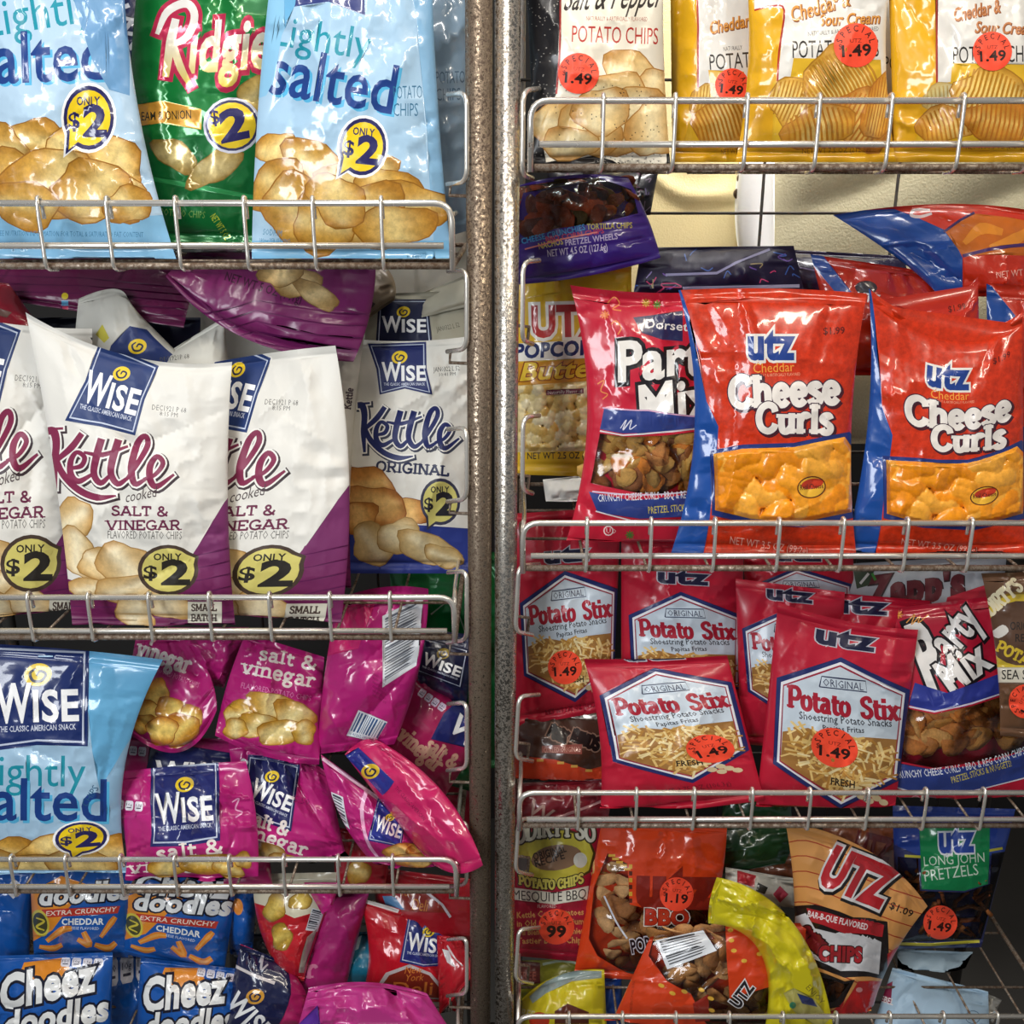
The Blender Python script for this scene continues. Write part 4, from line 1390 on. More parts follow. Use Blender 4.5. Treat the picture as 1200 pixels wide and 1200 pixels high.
def art_cheddar(A, sticker=True):
    A.poly([(880, -70), (1060, -70), (1048, 60), (1040, 130), (1030, 170), (905, 168), (912, 90), (918, 10), (905, 8), (884, 12)], '#e9e6df')
    A.line([(884, 12), (905, 7), (919, 12), (913, 60), (911, 96)], 2.2, '#b22a1e', smooth=4)
    A.text('Cheddar &', 928, 26, 996, 6, 17, '#e09a44', bold=.02, shear=.2, out=[(.05, '#8a4a20', .8, .8)])
    A.text('Sour Cream', 960, 30, 1030, 27, 13, '#e09a44', bold=.02, shear=.2, out=[(.05, '#8a4a20', .8, .8)])
    A.text('NATURALLY & ARTIFICIALLY FLAVORED', 947, 42, 1030, 36, 5, '#3c3a38', res=1)
    A.text('POTATO CHIPS', 929, 68, 1030, 66, 20, '#2a2624')
    A.poly([(906, 96), (926, 92), (930, 68), (1032, 70), (1040, 150), (1030, 172), (905, 170)], '#e3b52a')
    A.chip(930, 120, 28, 26, 20, '#e2b040', '#bd8420', '#f3d47c', 1, .3, ridges=6)
    A.chip(985, 105, 42, 44, -30, '#e2b040', '#bd8420', '#f3d47c', 2, .3, ridges=9)
    A.chip(1010, 140, 34, 30, 30, '#d99a30', '#bd7420', '#f0c264', 3, .3, ridges=6)
    A.chip(960, 148, 40, 22, -10, '#e0a838', '#bd7c20', '#f3d07c', 4, .3, ridges=6)
    A.chip(1032, 125, 18, 36, 10, '#e0a030', '#bd7420', '#f0c264', 5, .3, ridges=5)
    A.text('NET WT 7.5 OZ (212.6g)', 940, 180, 1020, 178, 6, '#8a4a20', res=1)
    if sticker:
        A.stickers.append((1003, 53, 26, price('1.49'), ORANGE_STICK, 0))
def art_cheddar_left(A):
    A.poly([(818, -70), (900, -70), (880, 110), (870, 120), (818, 110)], '#e6e3dc')
    A.line([(815, -70), (818, 30), (818, 105)], 2.2, '#b22a1e')
    A.text('Cheddar &', 832, 40, 890, 28, 14, '#e09a44', bold=.02, shear=.2, out=[(.05, '#8a4a20', .8, .8)])
    A.text('NATURALLY', 848, 60, 870, 58, 5, '#3c3a38', res=1)
    A.text('POTATO', 832, 82, 892, 78, 18, '#2a2624')
    A.poly([(818, 105), (832, 98), (830, 82), (872, 84), (872, 172), (800, 172)], '#e0ae2a')
    A.chip(830, 118, 20, 18, 10, '#e2b040', '#bd8420', '#f3d47c', 1, .3, ridges=5)
    A.chip(848, 140, 36, 26, -20, '#e0a838', '#bd7c20', '#f3d07c', 2, .3, ridges=7)
    A.text('NET WT', 845, 181, 865, 180, 6, '#8a4a20', res=1)
    A.stickers.append((858, 100, 20, price('1.49'), ORANGE_STICK, 10))
def art_cheddar_right(A):
    A.poly([(1098, -70), (1230, -70), (1230, 120), (1205, 170), (1120, 120), (1098, 98)], '#e6e3dc')
    A.line([(1097, -70), (1098, 98)], 2.2, '#b22a1e')
    A.text('Cheddar &', 1118, 25, 1172, 14, 15, '#c8804a', bold=.02, shear=.2, out=[(.05, '#8a4a20', .8, .8)])
    A.text('Sour Cream', 1142, 38, 1212, 40, 13, '#c8804a', bold=.02, shear=.2, out=[(.05, '#8a4a20', .8, .8)])
    A.text('POTATO CHIPS', 1117, 74, 1218, 72, 19, '#2a2624')
    A.poly([(1098, 98), (1114, 96), (1116, 74), (1230, 76), (1230, 176), (1070, 172)], '#e3b52a')
    A.chip(1110, 118, 26, 18, 0, '#e8d890', '#c8a860', '#f4ecc0', 1, .2, ridges=5)
    A.chip(1160, 112, 40, 30, 20, '#e2b040', '#bd8420', '#f3d47c', 2, .3, ridges=7)
    A.chip(1110, 145, 34, 20, -15, '#e0a838', '#bd7c20', '#f3d07c', 3, .3, ridges=6)
    A.chip(1170, 142, 36, 24, 10, '#d99a30', '#bd7420', '#f0c264', 4, .3, ridges=6)
    A.text('NET WT 7.5 OZ (212.6g)', 1132, 175, 1200, 174, 6, '#8a4a20', res=1)
    A.stickers.append((1163, 60, 23, price('1.49'), ORANGE_STICK, 0))
def art_popcorn(A):
    A.poly([(600, 330), (612, 330), (612, 350), (735, 330), (742, 560), (600, 560)], '#deb42c')
    A.text('UTZ', 625, 394, 706, 392, 34, '#b8282a', bold=.07, out=[(.16, '#f0ece4', 0, 0)])
    A.poly([(600, 403), (720, 396), (720, 418), (600, 424)], '#f0ece4')
    A.text('POPCORN', 604, 420, 708, 414, 16, '#1f2c66', bold=.07, shear=.1)
    A.poly([(600, 426), (720, 418), (720, 445), (600, 452)], '#d8962a')
    A.text('Butter', 610, 446, 704, 440, 20, '#f0c83c', bold=.04, shear=.35, out=[(.08, '#8a3a18', 0, 0)])
    win = [(603, 452), (715, 445), (712, 528), (603, 530)]
    A.snacks(win, 150, 6.5, 4, ['#efd99a', '#e6c678', '#f4e6bc', '#dcb460', '#f0dca8'], '#b88a40', 6, .8)
    A.poly([(640, 457), (684, 455), (684, 461), (640, 463)], '#8a4a5a')
    A.text('Naturally Flavored', 642, 462, 682, 460, 4, '#f4f0e8', res=1)
    A.text('NET WT 2.5 OZ (70.9g)', 618, 538, 706, 537, 7.5, '#2a2430', bold=.02, res=2)
def party_common(A, T):
    pass
def art_party(A):
    A.poly([(742, 372), (800, 364), (800, 400), (776, 398), (752, 390)], '#2a2c58')
    A.text('Dorset', 756, 384, 806, 388, 10, '#f0ece6', bold=.02, res=2)
    ol = [(.15, '#1c161c', .5, .5)]
    A.text('Party', 726, 446, 850, 436, 44, '#f2eee8', bold=.055, shear=.08, out=ol)
    A.text('Mix', 752, 500, 836, 486, 46, '#f2eee8', bold=.055, shear=.12, out=ol)
    for pts in ([(712, 355), (720, 348), (726, 356), (718, 362), (728, 364)], [(700, 450), (708, 446), (704, 458), (712, 462), (706, 468)], [(716, 380), (722, 376), (728, 384), (724, 392)]):
        A.line(pts, 1.4, '#e88a4a', smooth=4)
    for x, y, c in ((709, 369, '#e8884a'), (770, 357, '#5a8a3a'), (757, 355, '#c8a03a')):
        for k in range(4):
            a = k * math.pi / 4
            A.line([(x - 5 * math.cos(a), y - 5 * math.sin(a)), (x + 5 * math.cos(a), y + 5 * math.sin(a))], 1.5, c)
    A.poly([(708, 478), (760, 480), (840, 488), (840, 500), (770, 506), (730, 508), (703, 503)], '#2f4188')
    A.line([(706, 478), (760, 481), (840, 489)], 1.5, '#d8a8c8')
    A.line([(703, 505), (730, 510), (770, 507), (840, 498)], 1.8, '#f0ecf0')
    A.brush([([(727, 502), (734, 492), (730, 504), (740, 492), (738, 503), (746, 498)], [1, 1.5, 1])], '#e0e0f0')
    win = [(703, 508), (735, 512), (840, 502), (840, 576), (750, 578), (692, 566)]
    A.poly(win, '#b08a50', mat=1)
    A.fill.append(([(690, 500), (850, 500), (850, 580), (690, 575)], 'flake', 70, 19, ['#e2b864', '#c08448', '#9c6236', '#e89034', '#d4a658']))
    A.poly([(690, 576), (740, 586), (840, 572), (840, 604), (750, 608), (700, 600)], '#2f4188')
    A.line([(694, 576), (750, 580), (840, 571)], 1.6, '#d8c8e0')
    A.line([(698, 599), (740, 610), (840, 606)], 1.6, '#f0ecf0')
    A.text('CRUNCHY CHEESE CURLS • BBQ & REG CORN CHIPS', 701, 588, 846, 582, 8.5, '#e8ecf4', bold=.01, res=1)
    A.text('PRETZEL STICKS & NUGGETS', 760, 602, 842, 596, 8, '#d8c85a', bold=.01, res=1)
    A.ell(713, 622, 6, 6, '#f0d8d8', n=12)
    A.ell(713, 622, 4.6, 4.6, '#c02038', n=12)
    A.text('U', 710.5, 625, 715.5, 625, 6, '#f0d8d8', res=1)
    A.text('D', 718, 625, 722, 625, 5, '#f0d8d8', res=1)
    for k in range(4):
        a = k * math.pi / 4
        A.line([(738 - 5 * math.cos(a), 627 - 5 * math.sin(a)), (738 + 5 * math.cos(a), 627 + 5 * math.sin(a))], 1.8, '#4f7a34')
def art_curls(A):
    A.poly([(700, 250), (1100, 250), (1100, 720), (700, 720)], '#cc3312', mott=.55)
    A.poly([(780, 330), (797, 338), (828, 470), (842, 500), (835, 570), (832, 606), (822, 660), (770, 660), (800, 600)], '#1b4e9f')
    A.text('utz', 878, 420, 929, 420, 36, '#22418e', bold=.07, out=[(.11, '#e8e4de', 0, 0)])
    A.text('utz', 878, 420, 929, 420, 36, '#22418e', bold=.05)
    A.text('Cheddar', 883, 437, 931, 435, 11, '#f0a040', bold=.0, res=2)
    A.text('NATURALLY & ARTIFICIALLY FLAVORED', 880, 442, 938, 440, 3.5, '#e8a080', res=1)
    A.text('$1.99', 965, 392, 990, 391, 8, '#5a1410', bold=.02, res=2)
    ol = [(.05, '#4a1a24', 1.8, 2.2), (.035, '#3a2038', 0, 0)]
    A.serif('Cheese', 855, 478, 985, 472, 36, '#f0e9e2', w=.24, out=ol, bend=0)
    A.serif('Curls', 886, 506, 976, 508, 33, '#f0e9e2', w=.24, out=ol)
    win = [(836, 532), (870, 526), (930, 524), (990, 512), (1003, 530), (998, 600), (940, 612), (880, 608), (838, 598)]
    A.poly([(832, 528), (870, 521), (930, 519), (996, 506), (1010, 530), (1006, 606), (940, 618), (880, 614), (834, 604)], '#24367c')
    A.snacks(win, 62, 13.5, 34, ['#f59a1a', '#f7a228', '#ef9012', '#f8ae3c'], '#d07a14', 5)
    A.ell(951, 571, 17, 13, '#5a2a10', rot=-10)
    A.ell(951, 571, 15.5, 11.5, '#f0b838', rot=-10)
    A.ell(952, 567, 13, 6, '#c8391c', rot=-10)
    A.text('Real Cheese', 938, 574, 965, 572, 6, '#5a1a10', bold=.03, res=1)
    A.text('NET WT 3.5 OZ (99.2g)', 855, 637, 946, 650, 8.5, '#f0b0a0', bold=.0, res=2)
    rn = random.Random(2)
def art_curls_lying(A):
    A.poly([(965, 250), (1048, 245), (1112, 272), (1128, 302), (1128, 350), (1085, 350)], '#1d4a98')
    A.poly([(1108, 272), (1140, 250), (1220, 262), (1220, 300), (1128, 300)], '#c8681a')
    for q in ([(1130, 285), (1150, 268), (1175, 272)], [(1160, 290), (1190, 280), (1205, 270)]):
        A.brush([(q, [6, 14, 8])], '#e08a28', )
    A.line([(1106, 272), (1125, 258), (1142, 249)], 3, '#3a2460')
    A.line([(1128, 300), (1160, 292), (1220, 286)], 4, '#4a2a68')
    A.brush([([(1090, 246), (1072, 246), (1068, 252), (1078, 254), (1092, 250)], [3, 4, 3])], '#d8c8c8')
    A.text('NET WT 3.5 OZ', 1168, 326, 1226, 320, 7.5, '#f0b0a0', res=2)
def art_curls_right(A):
    A.poly([(1140, 325), (1162, 335), (1190, 370), (1165, 415), (1150, 420)], '#1d4a98')
    A.poly([(1140, 500), (1215, 500), (1215, 660), (1140, 660)], '#173f86')
def art_curls_back(A):
    A.poly([(940, 295), (965, 300), (1000, 345), (985, 350)], '#2a4a90')
    A.ell(1015, 337, 13, 8, '#2a2430')
    A.text('UTZ', 1004, 352, 1030, 356, 10, '#d8d8e0', bold=.04)
def art_mix_up(A):
    A.poly([(596, 222), (700, 208), (740, 222), (748, 250), (700, 262), (650, 268), (605, 288)], '#5f2f1c', mat=1)
    A.fill.append(([(600, 215), (745, 205), (750, 250), (604, 285)], 'flake', 50, 16, ['#6a3018', '#8a3a1c', '#5a2a18', '#4a3a18', '#a04a28']))
    A.text('CHEESE CRUNCHIES', 612, 286, 686, 269, 6.5, '#3a8ac0', bold=.03, res=2)
    A.text('TORTILLA CHIPS', 688, 269, 741, 267, 6.5, '#c0b04a', bold=.03, res=2)
    A.text('BBQ CORN CHIPS', 640, 283, 708, 273, 5.5, '#b8304a', bold=.03, res=2)
    A.text('NACHOS', 632, 292, 660, 286, 7, '#c0b04a', bold=.03, res=2)
    A.text('PRETZEL WHEELS', 663, 288, 724, 280, 7, '#b8a8c8', bold=.03, res=2)
    A.text('NET WT 4.5 OZ (127.6g)', 642, 301, 712, 293, 8, '#d0c4dc', bold=.02, res=2)
    A.line([(615, 292), (660, 280), (700, 272)], 1.6, '#d87a70')
def art_dark_spots(A):
    rn = random.Random(8)
    for _ in range(26):
        x, y = rn.uniform(660, 770), rn.uniform(195, 250)
        A.line([(x, y), (x + rn.uniform(-8, 8), y + rn.uniform(-6, 6)), (x + rn.uniform(-10, 10), y + rn.uniform(-8, 8))], 1.2, rn.choice(['#5a4a78', '#7a6a80', '#6a3a5a']), smooth=3)
def art_purple_mix(A):
    rn = random.Random(9)
    for _ in range(22):
        x, y = rn.uniform(745, 940), rn.uniform(295, 345)
        A.line([(x, y), (x + rn.uniform(-8, 10), y + rn.uniform(-5, 5)), (x + rn.uniform(-14, 14), y + rn.uniform(-8, 8))], 1.2, rn.choice(['#6a4a98', '#c03a6a', '#9a8a60', '#8a7ab0', '#3a5aa0']), smooth=3)
    A.line([(780, 322), (840, 320), (862, 308), (902, 292)], 3.0, '#8a86a8')
    A.line([(800, 338), (937, 335)], 4, '#a8a4c0')
def art_stix(A):
    """Drawn on the pixels of the leftmost bag of the row."""
    A.poly([(662, 669), (724, 690), (722, 782), (674, 823), (614, 792), (609, 707)], '#222c66')
    A.poly([(662, 674), (720, 694), (718, 780), (674, 818), (617, 789), (613, 710)], '#e8e8ee')
    A.poly([(662, 677), (718, 696), (716, 779), (674, 815), (619, 788), (615, 712)], '#a02840')
    A.poly([(662, 679), (717, 697), (715, 778), (674, 813), (620, 787), (616, 713)], '#c9d6e2')
    A.line([(646, 704), (647, 693), (685, 688), (687, 699), (646, 704)], 1.2, '#2a3050')
    A.text('ORIGINAL', 649, 702, 684, 698, 7.5, '#2a3050', bold=.0, res=1)
    A.serif('Potato', 621, 732, 675, 727, 21, '#a81f34', w=.2)
    A.serif('Stix', 684, 726, 717, 722, 21, '#a81f34', w=.2)
    A.text('Shoestring Potato Snacks', 632, 741, 711, 730, 7.5, '#33343e', bold=.02, res=1)
    A.text('Papitas Fritas', 653, 747, 688, 741, 5.5, '#33343e', bold=.03, res=1)
    A.poly([(619, 758), (640, 748), (665, 752), (690, 745), (716, 742), (715, 778), (674, 813), (620, 787)], '#a0723a')
    rn = random.Random(6)
    for _ in range(290):
        x, y = rn.uniform(621, 714), rn.uniform(748, 808)
        if abs(x - 672) / 46 + max(0, y - 778) / 36 > 1:
            continue
        a, L = rn.uniform(0, 3.14), rn.uniform(8, 17)
        dx, dy = L * math.cos(a) / 2, L * math.sin(a) / 2
        A.line([(x - dx, y - dy), (x + dx, y + dy)], rn.uniform(1.5, 2.7), rn.choice(['#dcb66c', '#c8974c', '#ecd090', '#b48038', '#f0dca6', '#e2bf78']))
    A.text('FRESH', 664, 800, 684, 799, 7, '#2a2018', bold=.04, res=1)
    for x, y in ((690, 806), (697, 809), (703, 805), (697, 802), (709, 808)):
        A.ell(x, y, 4, 3.3, '#d8c49c', n=10)
    A.text('NET WT 3.75 OZ (106.3g)', 640, 838, 702, 828, 6, '#6a1424', res=1)
    A.text('utz', 640, 660, 688, 656, 18, '#1a1c3c', bold=.08, out=[(.07, '#b8b8c4', 0, 0)], shear=.1)
def stix_sticker(x, y, r, rot=0):
    def f(A):
        art_stix(A)
        A.stickers.append((x, y, r, price('1.49'), ORANGE_STICK, rot))
    return f
def art_zapps(A):
    A.text("Zapp's", 1018, 712, 1128, 698, 34, '#5a2028', bold=.09, shear=.12, out=[(.05, '#2a1418', .8, .8)])
    A.poly([(1000, 668), (1025, 668), (1018, 686), (1004, 690)], '#2a3a2a')
    A.line([(1008, 684), (1018, 672)], 3, '#b8b8b8')
    A.line([(1022, 672), (1026, 680)], 3, '#3a8a3a')
    A.poly([(1110, 700), (1165, 682), (1165, 720), (1105, 720)], '#a82034')
def art_party_low(A):
    ol = [(.15, '#1c161c', .5, .5)]
    ol = [(.12, '#1c161c', .5, .5)]
    A.text('P', 1094, 816, 1114, 808, 84, '#f0ece8', bold=.07, out=ol)
    A.text('arty', 1114, 772, 1152, 728, 40, '#f0ece8', bold=.05, out=ol)
    A.text('Mix', 1116, 812, 1162, 780, 38, '#f0ece8', bold=.06, out=ol)
    A.line([(1062, 730), (1072, 720), (1068, 732), (1078, 722), (1076, 730), (1088, 720)], 1.3, '#e8a04a', smooth=4)
    for k in range(4):
        a = k * math.pi / 4
        A.line([(1053 - 5 * math.cos(a), 720 - 5 * math.sin(a)), (1053 + 5 * math.cos(a), 720 + 5 * math.sin(a))], 1.5, '#e8983a')
    A.poly([(1072, 800), (1110, 812), (1175, 788), (1240, 775), (1240, 790), (1130, 828), (1090, 834), (1065, 826)], '#2f3a90')
    A.line([(1065, 828), (1095, 834), (1140, 824), (1240, 790)], 2, '#e0d8e8')
    win = [(1062, 830), (1095, 837), (1140, 827), (1240, 794), (1240, 868), (1150, 892), (1095, 900), (1044, 890)]
    A.poly(win, '#b08a50', mat=1)
    A.fill.append(([(1040, 815), (1240, 780), (1240, 870), (1040, 895)], 'flake', 70, 22, ['#e8a452', '#d8883c', '#cc8240', '#e09450', '#ecb268']))
    A.poly([(1042, 892), (1095, 902), (1150, 896), (1240, 866), (1240, 900), (1140, 926), (1080, 930), (1038, 920)], '#2f4188')
    A.line([(1040, 920), (1080, 931), (1140, 927), (1240, 900)], 1.6, '#e8e4f0')
    A.text('CRUNCHY CHEESE CURLS • BBQ & REG CORN CHIPS • NACHO', 1050, 912, 1230, 872, 8.5, '#e8ecf4', bold=.01, res=1, bend=-9)
    A.text('PRETZEL STICKS & NUGGETS!', 1116, 918, 1186, 898, 7.5, '#d8c85a', bold=.01, res=1)
    A.text('NET WT. 8oz (227g)', 1066, 953, 1132, 957, 8, '#e08898', bold=.0, res=2)
    calories(A, 1178, 938, 2, 13, 0, col='#f0ece8')
    A.ell(1073, 938, 6, 6, '#e08898', n=12)
    A.ell(1073, 938, 4.8, 4.8, '#b81c34', n=12)
def art_dirty_salt(A):
    A.ell(1195, 745, 52, 52, '#8a6a1a')
    A.ell(1195, 745, 49, 49, '#d6b83a')
    A.ell(1196, 742, 40, 38, '#5c4232')
    A.serif("\"DIRTY'S", 1155, 728, 1200, 690, 18, '#e8dcb8', w=.2)
    A.poly([(1160, 742), (1175, 732), (1182, 740), (1170, 748)], '#d8d4cc', smooth=3)
    A.text('ORIGINAL', 1184, 738, 1224, 738, 9, '#2c2420', bold=.02)
    A.text('RECIPE', 1190, 752, 1222, 752, 9, '#2c2420', bold=.02)
    A.serif('POTATO', 1166, 762, 1222, 790, 13, '#d6b83a', w=.22)
    A.rect(1168, 782, 1240, 800, '#ddd6c4')
    A.text('SEA SALT', 1174, 796, 1226, 796, 11, '#2c2a28', bold=.01)
    A.stickers.append((1202, 822, 20, price('1.49'), ORANGE_STICK, -60))
def art_rinds_dark(A):
    A.poly([(600, 884), (650, 890), (690, 902), (712, 896), (720, 930), (600, 930)], '#b83a1e')
    for x, y in ((633, 891), (657, 894), (673, 898), (690, 903)):
        A.rect(x - 4, y - 1.5, x + 4, y + 1.5, '#c8984a')
    A.serif('PORK', 641, 862, 662, 872, 15, '#1c1414', w=.3, out=[(.1, '#8a6a5a', 0, 0)])
    A.serif('RINDS', 668, 868, 700, 880, 15, '#1c1414', w=.3, out=[(.1, '#8a6a5a', 0, 0)])
    A.poly([(635, 874), (682, 872), (682, 884), (635, 882)], '#8a4a40')
    A.text('CURLED ORIGINAL', 637, 882, 680, 881, 6, '#c8988a', res=1)
    A.poly([(598, 840), (700, 835), (735, 880), (712, 896), (690, 900), (650, 888), (600, 882)], '#3a2620', mott=.5) if False else None
def art_dark_w(A):
    A.text('W', 616, 952, 642, 966, 18, '#9a7a72', bold=.02)
    A.line([(655, 958), (690, 945), (712, 936)], 3, '#a87878')
def art_mesquite(A):
    A.poly([(603, 985), (625, 974), (660, 970), (690, 980), (698, 1000), (692, 1022), (665, 1038), (630, 1040), (606, 1028)], '#4a3c18')
    A.poly([(606, 986), (626, 977), (660, 973), (688, 982), (695, 1000), (690, 1020), (664, 1035), (630, 1037), (608, 1026)], '#cdbf42')
    A.serif("\"DIRTY'S\"", 604, 990, 698, 988, 20, '#dcd8c4', w=.2, out=[(.09, '#3a3020', 0, 0)], bend=9)
    A.ell(652, 1005, 30, 15, '#8a6a50', rot=-8)
    A.text('ORIGINAL', 626, 1008, 664, 998, 8, '#30221a', bold=.04, res=2)
    A.text('RECIPE', 628, 1016, 662, 1006, 8, '#30221a', bold=.04, res=2)
    A.ell(680, 1008, 8, 9, '#d8d8cc')
    A.ell(612, 1012, 7, 10, '#6a6a64')
    A.serif('POTATO CHIPS', 608, 1036, 684, 1034, 11, '#d8cc60', w=.22, out=[(.1, '#3a3020', 0, 0)], bend=-7)
    A.poly([(600, 1040), (650, 1046), (690, 1038), (688, 1054), (650, 1060), (600, 1054)], '#e2dccb')
    A.text('MESQUITE BBQ', 601, 1053, 687, 1052, 11, '#332a28', bold=.0, bend=-4)
    A.text('FLAVORED', 630, 1064, 652, 1064, 4, '#e0c8c0', res=1)
    for i, s in enumerate(('Kettle Cook Potatoes', 'in Old Style Premium', 'Oil Blend for Crunchier', 'Tastier Batch Chip!')):
        A.text(s, 606, 1076 + i * 10, 684, 1072 + i * 11, 7, '#e0a860', bold=.03, res=1)
    A.stickers.append((652, 1086, 21, price('99'), ORANGE_STICK, 0))
def art_rinds(A):
    A.poly([(712, 1000), (735, 1012), (738, 1060), (770, 1068), (850, 1062), (850, 1100), (780, 1150), (735, 1140), (700, 1120), (690, 1100), (696, 1040)], '#b08050', mat=1)
    A.fill.append(([(690, 1000), (740, 1010), (745, 1060), (850, 1060), (850, 1110), (780, 1150), (735, 1145), (690, 1110)], 'flake', 60, 17, ['#d8a468', '#c88c54', '#e6b880', '#b87c48']))
    for i in range(5):
        t = i / 4
        A.rect(715 + t * 18 - 2, 1001 + t * 16, 715 + t * 18 + 6, 1004 + t * 16, '#d8a83a')
    for i in range(6):
        A.rect(737, 1015 + i * 8 - 2, 741, 1015 + i * 8 + 3, '#d8a83a' if i % 2 == 0 else '#5a2416')
    A.text('utz', 750, 1060, 836, 1062, 44, '#8a2418', bold=.12)
    A.text('BBQ', 757, 1083, 806, 1084, 17, '#b2301c', bold=.08, out=[(.13, '#eadfd8', 0, 0), (.05, '#6a1a10', 0, 0)])
    A.text('FLAVORED', 762, 1094, 800, 1092, 6, '#2a2224', bold=.02, res=2, out=[(.1, '#e0d8d8', 0, 0)])
    A.text('PORK RINDS', 741, 1117, 812, 1104, 15, '#221c20', bold=.05, out=[(.13, '#d4d4e0', 0, 0)])
    A.line([(735, 1100), (722, 1080), (708, 1050)], 2, '#d0d4e0', smooth=3)
    A.stickers.append((793, 1048, 20, price('1.19'), ORANGE_STICK, 8))
def art_rinds_low(A):
    A.poly([(770, 1085), (850, 1080), (855, 1170), (925, 1150), (925, 1215), (835, 1215), (810, 1165), (782, 1150), (760, 1120)], '#a87444', mat=1)
    A.fill.append(([(765, 1080), (930, 1080), (925, 1210), (830, 1210), (760, 1130)], 'flake', 60, 18, ['#d09a60', '#b88048', '#d8a66c', '#a87440'], 4))
    A.poly([(855, 1082), (930, 1080), (920, 1120), (895, 1122), (880, 1128), (862, 1118)], '#d2401a')
    for x, y in ((856, 1090), (857, 1102), (860, 1114), (872, 1126), (890, 1118)):
        A.ell(x, y, 3.5, 2.5, '#e0b040', n=8)
    nutri(A, [(768, 1102), (824, 1090), (840, 1114), (782, 1136)], rows=9, dark='#3a3a40')
    A.poly([(812, 1176), (830, 1165), (832, 1196), (815, 1198)], '#8a2418')
    for x, y in ((775, 1155), (788, 1164), (802, 1162), (822, 1160), (833, 1170), (834, 1184)):
        A.ell(x, y, 4, 2.4, '#e0b040', n=8, rot=20)
    A.text('UTZ', 866, 1182, 884, 1158, 14, '#201c24', bold=.06, out=[(.13, '#e0e0e4', 0, 0)])
    A.text('INGREDIENTS PORK SKINS', 740, 1190, 744, 1150, 3, '#7a2410', res=1)
def art_yellow(A):
    A.text('ENJOY', 944, 1158, 962, 1178, 7, '#8a7a20', res=1)
    A.poly([(918, 1164), (930, 1158), (955, 1172), (972, 1195), (960, 1205), (930, 1185)], '#b8b060')
    A.poly([(934, 1164), (952, 1170), (958, 1180), (940, 1176)], '#2a3a70')
    A.ell(929, 1178, 4, 4, '#2a8a6a', n=10)
def art_corn(A):
    for i in range(9):
        y = 985 + i * 18
        A.line([(915, y + 4), (945, y), (985, y + 14), (1030, y + 34), (1085, y + 52)], 1.3, '#b03a20', smooth=3)
    ol = [(.20, '#1c1818', 1.5, 1.5), (.11, '#e8e4e4', 0, 0)]
    A.text('UTZ', 960, 1033, 1030, 1062, 44, '#c2262e', bold=.10, shear=.1, out=ol)
    A.text('$1.09', 1042, 1064, 1068, 1075, 8, '#2a2018', bold=.03, res=2)
    A.poly([(925, 1100), (928, 1062), (955, 1060), (1000, 1075), (1040, 1080), (1042, 1150), (990, 1146), (945, 1130)], '#1e1616')
    A.poly([(945, 1064), (1000, 1080), (1036, 1084), (1034, 1098), (990, 1094), (950, 1080)], '#b0242c')
    A.text('BAR-B-QUE FLAVORED', 946, 1074, 1016, 1090, 7, '#e8dcdc', bold=.04, res=2)
    A.poly([(932, 1074), (944, 1070), (955, 1088), (995, 1100), (1033, 1104), (1030, 1142), (985, 1138), (950, 1122), (930, 1098)], '#d4d4d8')
    A.serif('CORN', 934, 1096, 958, 1118, 16, '#7a1c24', w=.3, out=[(.1, '#1c1414', 0, 0)])
    A.text('CHIPS', 960, 1125, 1009, 1127, 16, '#a8262e', bold=.1, out=[(.1, '#1c1414', 0, 0)])
    A.poly([(925, 1120), (945, 1134), (990, 1150), (1002, 1148), (985, 1180), (950, 1185), (925, 1160)], '#1e1616')
    win = [(926, 1125), (945, 1138), (988, 1153), (996, 1152), (980, 1172), (955, 1180), (930, 1160)]
    A.poly(win, '#8a4a20', mat=1)
    A.fill.append((win, 'flake', 26, 13, ['#8a4a22', '#a05a2a', '#743a18']))
    A.poly([(1040, 1118), (1060, 1105), (1050, 1140), (1020, 1215), (940, 1215), (950, 1188), (985, 1184), (1006, 1150), (1040, 1152)], '#c22224')
    A.ell(1007, 1160, 4, 3, '#e8a0a0', n=10)
def art_pretzel(A):
    A.poly([(1040, 940), (1195, 940), (1180, 1000), (1150, 1004), (1075, 1002), (1048, 990)], '#1f3a8a')
    A.line([(1060, 1003), (1110, 1006), (1175, 994)], 3, '#b8b03a')
    A.poly([(1077, 965), (1160, 965), (1158, 1036), (1130, 1044), (1080, 1042)], '#14804a')
    A.text('utz', 1102, 998, 1140, 997, 30, '#24449a', bold=.08, out=[(.10, '#d8dce4', 0, 0)])
    A.text('LONG JOHN', 1083, 1015, 1154, 1010, 11, '#cfe0d0', bold=-.005, res=2)
    A.text('PRETZELS', 1084, 1033, 1147, 1025, 13, '#cfe0d0', bold=-.005, res=2)
    A.poly([(1052, 1004), (1076, 1006), (1078, 1044), (1130, 1046), (1160, 1036), (1162, 1000), (1178, 998), (1150, 1100), (1056, 1104)], '#5a3a24', mat=1)
    A.fill.append(([(1050, 1005), (1172, 1005), (1155, 1102), (1052, 1104)], 'stick', 50, 11, ['#8a4a20', '#7a3e1a', '#a06030']))
    A.line([(1050, 1106), (1090, 1107), (1148, 1103)], 3.5, '#b8b03a')
    A.stickers.append((1102, 1081, 20, price('1.49'), ORANGE_STICK, 12))
def art_paleblue(A):
    A.text('140', 1136, 1194, 1143, 1194, 6, '#33405a', res=1)
    A.ell(1140, 1192, 9, 8, '#5a7a98', n=14)
    A.ell(1140, 1192, 8, 7, '#a9c4da', n=14)
    A.text('140', 1135, 1195, 1145, 1195, 5, '#33405a', res=1)
    A.poly([(1026, 1160), (1046, 1150), (1044, 1176), (1030, 1172)], '#8a2448')
    A.text('REBEL', 1027, 1172, 1046, 1178, 7, '#e8e0e4', bold=.04, res=2)
